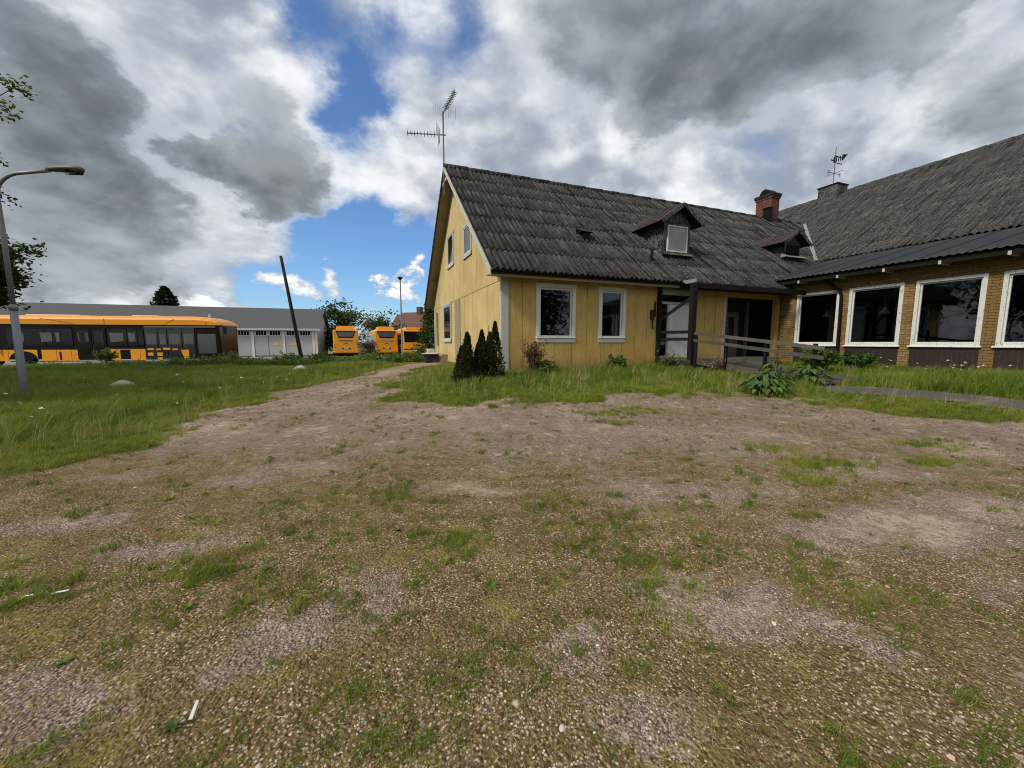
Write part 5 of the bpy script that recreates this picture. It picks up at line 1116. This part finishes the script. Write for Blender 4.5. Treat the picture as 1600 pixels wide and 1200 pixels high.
def flowerhead(mt, seed, hh, name):
    mb = MB(); r = .020; rs = random.Random(seed)
    for q in range(2):
        cx, cy, h = rs.uniform(-.05, .05), rs.uniform(-.05, .05), hh * rs.uniform(.8, 1.1); tx, ty = rs.uniform(-.5, .5), rs.uniform(-.5, .5)
        for k in range(8): a = k * math.pi / 4; mb.add([(cx, cy, h)] + [(cx + r * math.cos(a + e), cy + r * math.sin(a + e), h + .006 + r * (math.cos(a + e) * tx + math.sin(a + e) * ty)) for e in (-.3, .3)], [(0, 1, 2)])
    return bpy.data.objects.new(name, mb.mesh(name, mt))
def pebble_obj(seed, name):
    import bmesh
    bm = bmesh.new(); bmesh.ops.create_icosphere(bm, subdivisions=1, radius=1); r = random.Random(seed)
    sx, sy, sz = r.uniform(.8, 1.3), r.uniform(.7, 1.1), r.uniform(.45, .75)
    for v in bm.verts: v.co *= r.uniform(.82, 1.12); v.co = Vector((v.co.x * sx, v.co.y * sy, v.co.z * sz))
    m = bpy.data.meshes.new(name); bm.to_mesh(m); bm.free(); m.materials.append(M['pebble']); return bpy.data.objects.new(name, m)
def scatter(name, label, cat, X, Y, sc, src, tilt=.15, dz=0, seed=1):
    r = np.random.default_rng(seed); N = len(X); Z = gz(X, Y) + dz
    m = bpy.data.meshes.new(name); m.vertices.add(N); m.vertices.foreach_set('co', np.stack([X, Y, Z], 1).ravel()); m.update()
    rot = np.stack([r.normal(size=N) * tilt, r.normal(size=N) * tilt, r.uniform(0, 6.283, N)], 1)
    a = m.attributes.new('rot', 'FLOAT_VECTOR', 'POINT'); a.data.foreach_set('vector', rot.astype(np.float32).ravel())
    a = m.attributes.new('sc', 'FLOAT', 'POINT'); a.data.foreach_set('value', np.asarray(sc, np.float32)); a = m.attributes.new('idx', 'INT', 'POINT'); a.data.foreach_set('value', r.integers(0, len(src), N).astype(np.int32))
    o = link(name, m); tag(o, label, cat, None, 'stuff')
    col = bpy.data.collections.new(name + '_shapes')
    for s_ in src: col.objects.link(s_)
    g = bpy.data.node_groups.new(name, 'GeometryNodeTree'); g.interface.new_socket('Geometry', in_out='INPUT', socket_type='NodeSocketGeometry'); g.interface.new_socket('Geometry', in_out='OUTPUT', socket_type='NodeSocketGeometry')
    nd = g.nodes; gi = nd.new('NodeGroupInput'); go = nd.new('NodeGroupOutput'); iop = nd.new('GeometryNodeInstanceOnPoints'); ci = nd.new('GeometryNodeCollectionInfo')
    ci.inputs['Collection'].default_value = col; ci.inputs['Separate Children'].default_value = True; ci.inputs['Reset Children'].default_value = True
    def attr(nm, typ): n_ = nd.new('GeometryNodeInputNamedAttribute'); n_.data_type = typ; n_.inputs['Name'].default_value = nm; return n_.outputs[0]
    g.links.new(gi.outputs[0], iop.inputs['Points']); g.links.new(ci.outputs[0], iop.inputs['Instance']); iop.inputs['Pick Instance'].default_value = True
    g.links.new(attr('idx', 'INT'), iop.inputs['Instance Index']); e2r = nd.new('FunctionNodeEulerToRotation'); g.links.new(attr('rot', 'FLOAT_VECTOR'), e2r.inputs[0]); g.links.new(e2r.outputs[0], iop.inputs['Rotation']); g.links.new(attr('sc', 'FLOAT'), iop.inputs['Scale']); g.links.new(iop.outputs[0], go.inputs[0])
    md = o.modifiers.new('scatter', 'NODES'); md.node_group = g; return o
def sample(n, r0, r1, seed, power=1.0, half=R(62)):
    """points in a wide sector ahead of the camera's standpoint, wider than the view"""
    r = np.random.default_rng(seed); rad = (r0 ** (2 * power) + r.uniform(0, 1, n) * (r1 ** (2 * power) - r0 ** (2 * power))) ** (1 / (2 * power)); az = r.uniform(-half, half, n); return rad * np.sin(az), rad * np.cos(az)
def blocked(x, y, m=.0):
    a, b = ab(x, y); return ((a > -.05 - m) & (a < 21) & (b > -.02 - m) & (b < 11.05)) | ((a > WA - .05 - m) & (b > WB1) & (b < 1)) | (pdist(PATH, x, y) > .05) | ((a > 5.55) & (a < 8.6) & (b > -1.0) & (b < .1)) | ((a > 6.2) & (a < 7.8) & (b > -4.8) & (b < -.9)) | (pdist(YARD, x, y) > .6)
# short turf and meadow
gs = [blade_clump(20, .11, .0036, .8, .07, M['grass'], s, 'short_grass') for s in (1, 2, 3, 4)]
ms = [blade_clump(22, .30, .0048, .6, .10, M['meadow'], s, 'meadow_grass') for s in (5, 6, 7, 8)]
X, Y = sample(150000, 1.2, 30, 101, .62); lush, bare, d = masks(X, Y); ok = ~blocked(X, Y); rr = rng.uniform(0, 1, len(X))
a_, b_ = ab(X, Y); rad_ = np.hypot(X, Y)
hgt = fbm(X, Y, 1.6, 81)
tallk = np.clip(sstep((-d - .5) / 1.8), 0, 1) * np.where((X > -3) & (b_ > -6), .55, 1.0); near_wall = sstep((b_ + 1.6) / 1.3) * (a_ > -.5) * (b_ < 0); near_wing = sstep((a_ - 9.3) / 1.5) * (a_ < WA); tallk = np.clip(tallk + near_wall * .5 + near_wing * .5, 0, 1)
k1 = ok & (lush ** 1.6 * .85 > rr) & (rr * 0 + rng.uniform(0, 1, len(X)) > tallk * .6)
scatter('short_grass', 'short green grass along the edges of the gravel', 'grass', X[k1], Y[k1], .55 + .75 * hgt[k1] * (.6 + tallk[k1]) + rad_[k1] * .012, gs, .15, 0, 1)
k2 = ok & (lush * .9 > rr) & (rng.uniform(0, 1, len(X)) < tallk * .55) & (d < -.35)
scatter('meadow_grass', 'tall dark green meadow grass on the verges', 'grass', X[k2], Y[k2], (.45 + 1.0 * hgt[k2]) * (.55 + .6 * tallk[k2]) + .1, ms, .12, 0, 2)
st_ = [blade_clump(5, .55, .0022, .35, .06, M['dry'], s, 'seed_stalk') for s in (61, 62)]
k9 = ok & (d < -.25) & (rng.uniform(0, 1, len(X)) < .045) & (rad_ > 3)
scatter('seed_stalks', 'thin dry grass stalks standing in the meadow', 'grass', X[k9], Y[k9], rng.uniform(.5, 1.0, k9.sum()), st_, .12, 0, 12)
# weeds on the verge by the yard
lf = [leafy(60, .42, .26, .075, M['weed'], s, 'verge_weed') for s in (1, 2, 3)]; lf2 = [leafy(50, .35, .24, .08, M['burdock'], 9, 'verge_weed')]
X2, Y2 = sample(26000, 12, 31, 103, .9); d2 = pdist(LOT, X2, Y2); dy = pdist(YARD, X2, Y2); ok2 = ~blocked(X2, Y2) & (d2 < -.6) & (dy > -5.5) & (dy < -.0) & (X2 < -3.2) & (fbm(X2, Y2, 2.2, 91) > .44 - .14 * (X2 > -17))
scatter('verge_weeds', 'leafy weeds and nettles crowding the verge in front of the bus yard', 'weeds', X2[ok2], Y2[ok2], rng.uniform(.7, 1.45, ok2.sum()) * (.7 + .8 * fbm(X2[ok2], Y2[ok2], 3, 95)) * np.where(X2[ok2] < -21.5, .55, np.where(X2[ok2] < -16.5, .85, 1.0)), lf + lf2, .1, 0, 3)
# lot: tufts, single blades, dry straw, rosettes, pebbles
tf = [blade_clump(18, .055, .0026, 1.0, .04, M['tuft'], s, 'grass_tuft') for s in (11, 12)] + [blade_clump(22, .075, .0028, .9, .05, M['tuft'], 14, 'grass_tuft'), blade_clump(16, .05, .0024, 1.1, .045, M['grass'], 13, 'grass_tuft')]
X3, Y3 = sample(42000, .9, 13, 105, .55); l3, b3, d3 = masks(X3, Y3); cl = fbm(X3, Y3, .40, 111) * .45 + fbm(X3, Y3, .11, 113) * .55 + .06 * np.exp(-np.clip(d3, 0, 9) / .5); r3 = np.hypot(X3, Y3)
k3 = ~blocked(X3, Y3) & (d3 > -.6) & (cl > .503 + .13 * np.clip(b3, 0, 1) + .085 * sstep((r3 - 1.8) / 2.5)) & (rng.uniform(0, 1, len(X3)) < .75)
scatter('lot_grass', 'thin grass tufts growing through the gravel', 'grass', X3[k3], Y3[k3], rng.uniform(.4, .95, k3.sum()) * (.6 + 1.6 * np.clip(cl[k3] - .5, 0, .3) * 2), tf, .25, 0, 4)
ft = [blade_clump(5, .022, .0016, 1.4, .02, M['grass'], s, 'sprout') for s in (21, 22, 23)]
X4, Y4 = sample(42000, .9, 7.5, 107, .5); l4, b4, d4 = masks(X4, Y4); k4 = ~blocked(X4, Y4) & (rng.uniform(0, 1, len(X4)) > .25 + .6 * np.clip(b4, 0, 1)) & (fbm(X4, Y4, .3, 121) > .47)
scatter('sprouts', 'tiny sprouting grass and moss on the lot', 'grass', X4[k4], Y4[k4], rng.uniform(.5, 1.3, k4.sum()), ft, .4, 0, 5)
ds = [blade_clump(4, .05, .0012, 2.6, .03, M['dry'], s, 'straw') for s in (31, 32, 33)]
X5, Y5 = sample(15000, .9, 9, 109, .5); l5, b5, d5 = masks(X5, Y5); k5 = ~blocked(X5, Y5) & (rng.uniform(0, 1, len(X5)) > .68 + .3 * np.clip(b5, 0, 1))
scatter('dry_straw', 'bleached dry straw lying on the lot', 'straw', X5[k5], Y5[k5], rng.uniform(.4, 1.15, k5.sum()), ds, 1.1, .006, 6)
rs_ = [rosette(9, .06, .018, M['weed'], 41, .5), rosette(14, .075, .014, M['grass'], 42, .7), rosette(8, .045, .02, M['weed'], 43, .4)]
X6, Y6 = sample(1500, 1.7, 11, 111, .6); l6, b6, d6 = masks(X6, Y6); k6 = ~blocked(X6, Y6) & (d6 > -.5) & (rng.uniform(0, 1, len(X6)) < .30) & (fbm(X6, Y6, .8, 131) > .48)
scatter('rosette_weeds', 'small dandelion and plantain rosettes on the gravel', 'weeds', X6[k6], Y6[k6], rng.uniform(.4, .95, k6.sum()), rs_, .15, .004, 7)
pb = [pebble_obj(s, 'pebble') for s in range(6)]
X7, Y7 = sample(120000, .85, 6.5, 113, .42); l7, b7, d7 = masks(X7, Y7); k7 = ~blocked(X7, Y7) & (l7 < .5) & (rng.uniform(0, 1, len(X7)) < .22 + .75 * np.clip(b7, 0, 1) + .35 * (fbm(X7, Y7, .25, 141) > .55))
scatter('pebbles', 'loose pinkish grey gravel stones on the lot', 'gravel', X7[k7], Y7[k7], .0020 + .0042 * rng.uniform(0, 1, k7.sum()) ** 2.8, pb, .4, .001, 8)
Xt, Yt = sample(5200, 4.5, 14, 117, .9); lt, bt_, dt_ = masks(Xt, Yt); kt = ~blocked(Xt, Yt) & (dt_ > -.2) & (fbm(Xt, Yt, .7, 145) > .44)
scatter('mid_tufts', 'small scattered tufts across the gravel before the house', 'grass', Xt[kt], Yt[kt], rng.uniform(.35, 1.0, kt.sum()), tf, .3, 0, 13)
Xs, Ys = sample(900, 1.0, 7, 119, .5); ls_, bs_, ds_ = masks(Xs, Ys); ks = ~blocked(Xs, Ys) & (ls_ < .4)
scatter('larger_stones', 'scattered larger stones lying on the gravel', 'gravel', Xs[ks], Ys[ks], .006 + .011 * rng.uniform(0, 1, ks.sum()) ** 3, pb, .4, .001, 14)
# single larger clumps seen in the photograph
def clumps(spots, nm, label, src, seed, s0):
    X_, Y_, S_ = [], [], []
    r = np.random.default_rng(seed)
    for (x, y, rx, ry, n) in spots:
        X_ += list(x + r.normal(size=n) * rx * .5); Y_ += list(y + r.normal(size=n) * ry * .5); S_ += list(s0 * r.uniform(.6, 1.2, n))
    scatter(nm, label, 'grass', np.array(X_), np.array(Y_), S_, src, .2, 0, seed)
clumps([(2.35, 6.55, .5, .25, 70), (1.65, 6.25, .45, .2, 50), (1.55, 5.75, .4, .14, 30), (3.45, 4.25, .55, .2, 110), (3.2, 4.75, .5, .2, 50), (3.05, 3.75, .4, .2, 50), (-.38, 2.62, .12, .08, 14), (5.5, 5.0, .6, .25, 60), (.85, 2.05, .18, .25, 30), (-1.95, 2.2, .3, .12, 30), (4.9, 4.35, .5, .15, 50), (5.9, 4.0, .5, .2, 50), (-2.9, 2.1, .6, .2, 40), (.3, 3.2, .25, .1, 16)], 'grass_patches', 'denser green grass patches on the gravel lot', gs, 151, .72)
fl = [flowerhead(M['petal'], 1, .34, 'daisy'), flowerhead(M['petal'], 2, .28, 'daisy')]
def rnd_in(x0, x1, y0, y1, n, seed): r = np.random.default_rng(seed); return r.uniform(x0, x1, n), r.uniform(y0, y1, n)
Xa, Ya = rnd_in(-12, -5.2, 5, 14, 70, 161); q = pdist(LOT, Xa, Ya) < -.6
scatter('daisies', 'scattered small white daisies in the meadow', 'flowers', Xa[q], Ya[q], rng.uniform(.7, 1.1, q.sum()), fl, .15, 0, 9)
ra = np.random.default_rng(171); aa = ra.uniform(10.2, 11.3, 34); bb_ = -ra.uniform(3.6, 6.4, 34); Wp = [toW(a, b) for a, b in zip(aa, bb_)]
scatter('ox_eye_daisies', 'white ox eye daisies in tall grass along the brick wall', 'flowers', np.array([p[0] for p in Wp]), np.array([p[1] for p in Wp]), ra.uniform(.9, 1.35, 34), fl, .2, 0, 10)
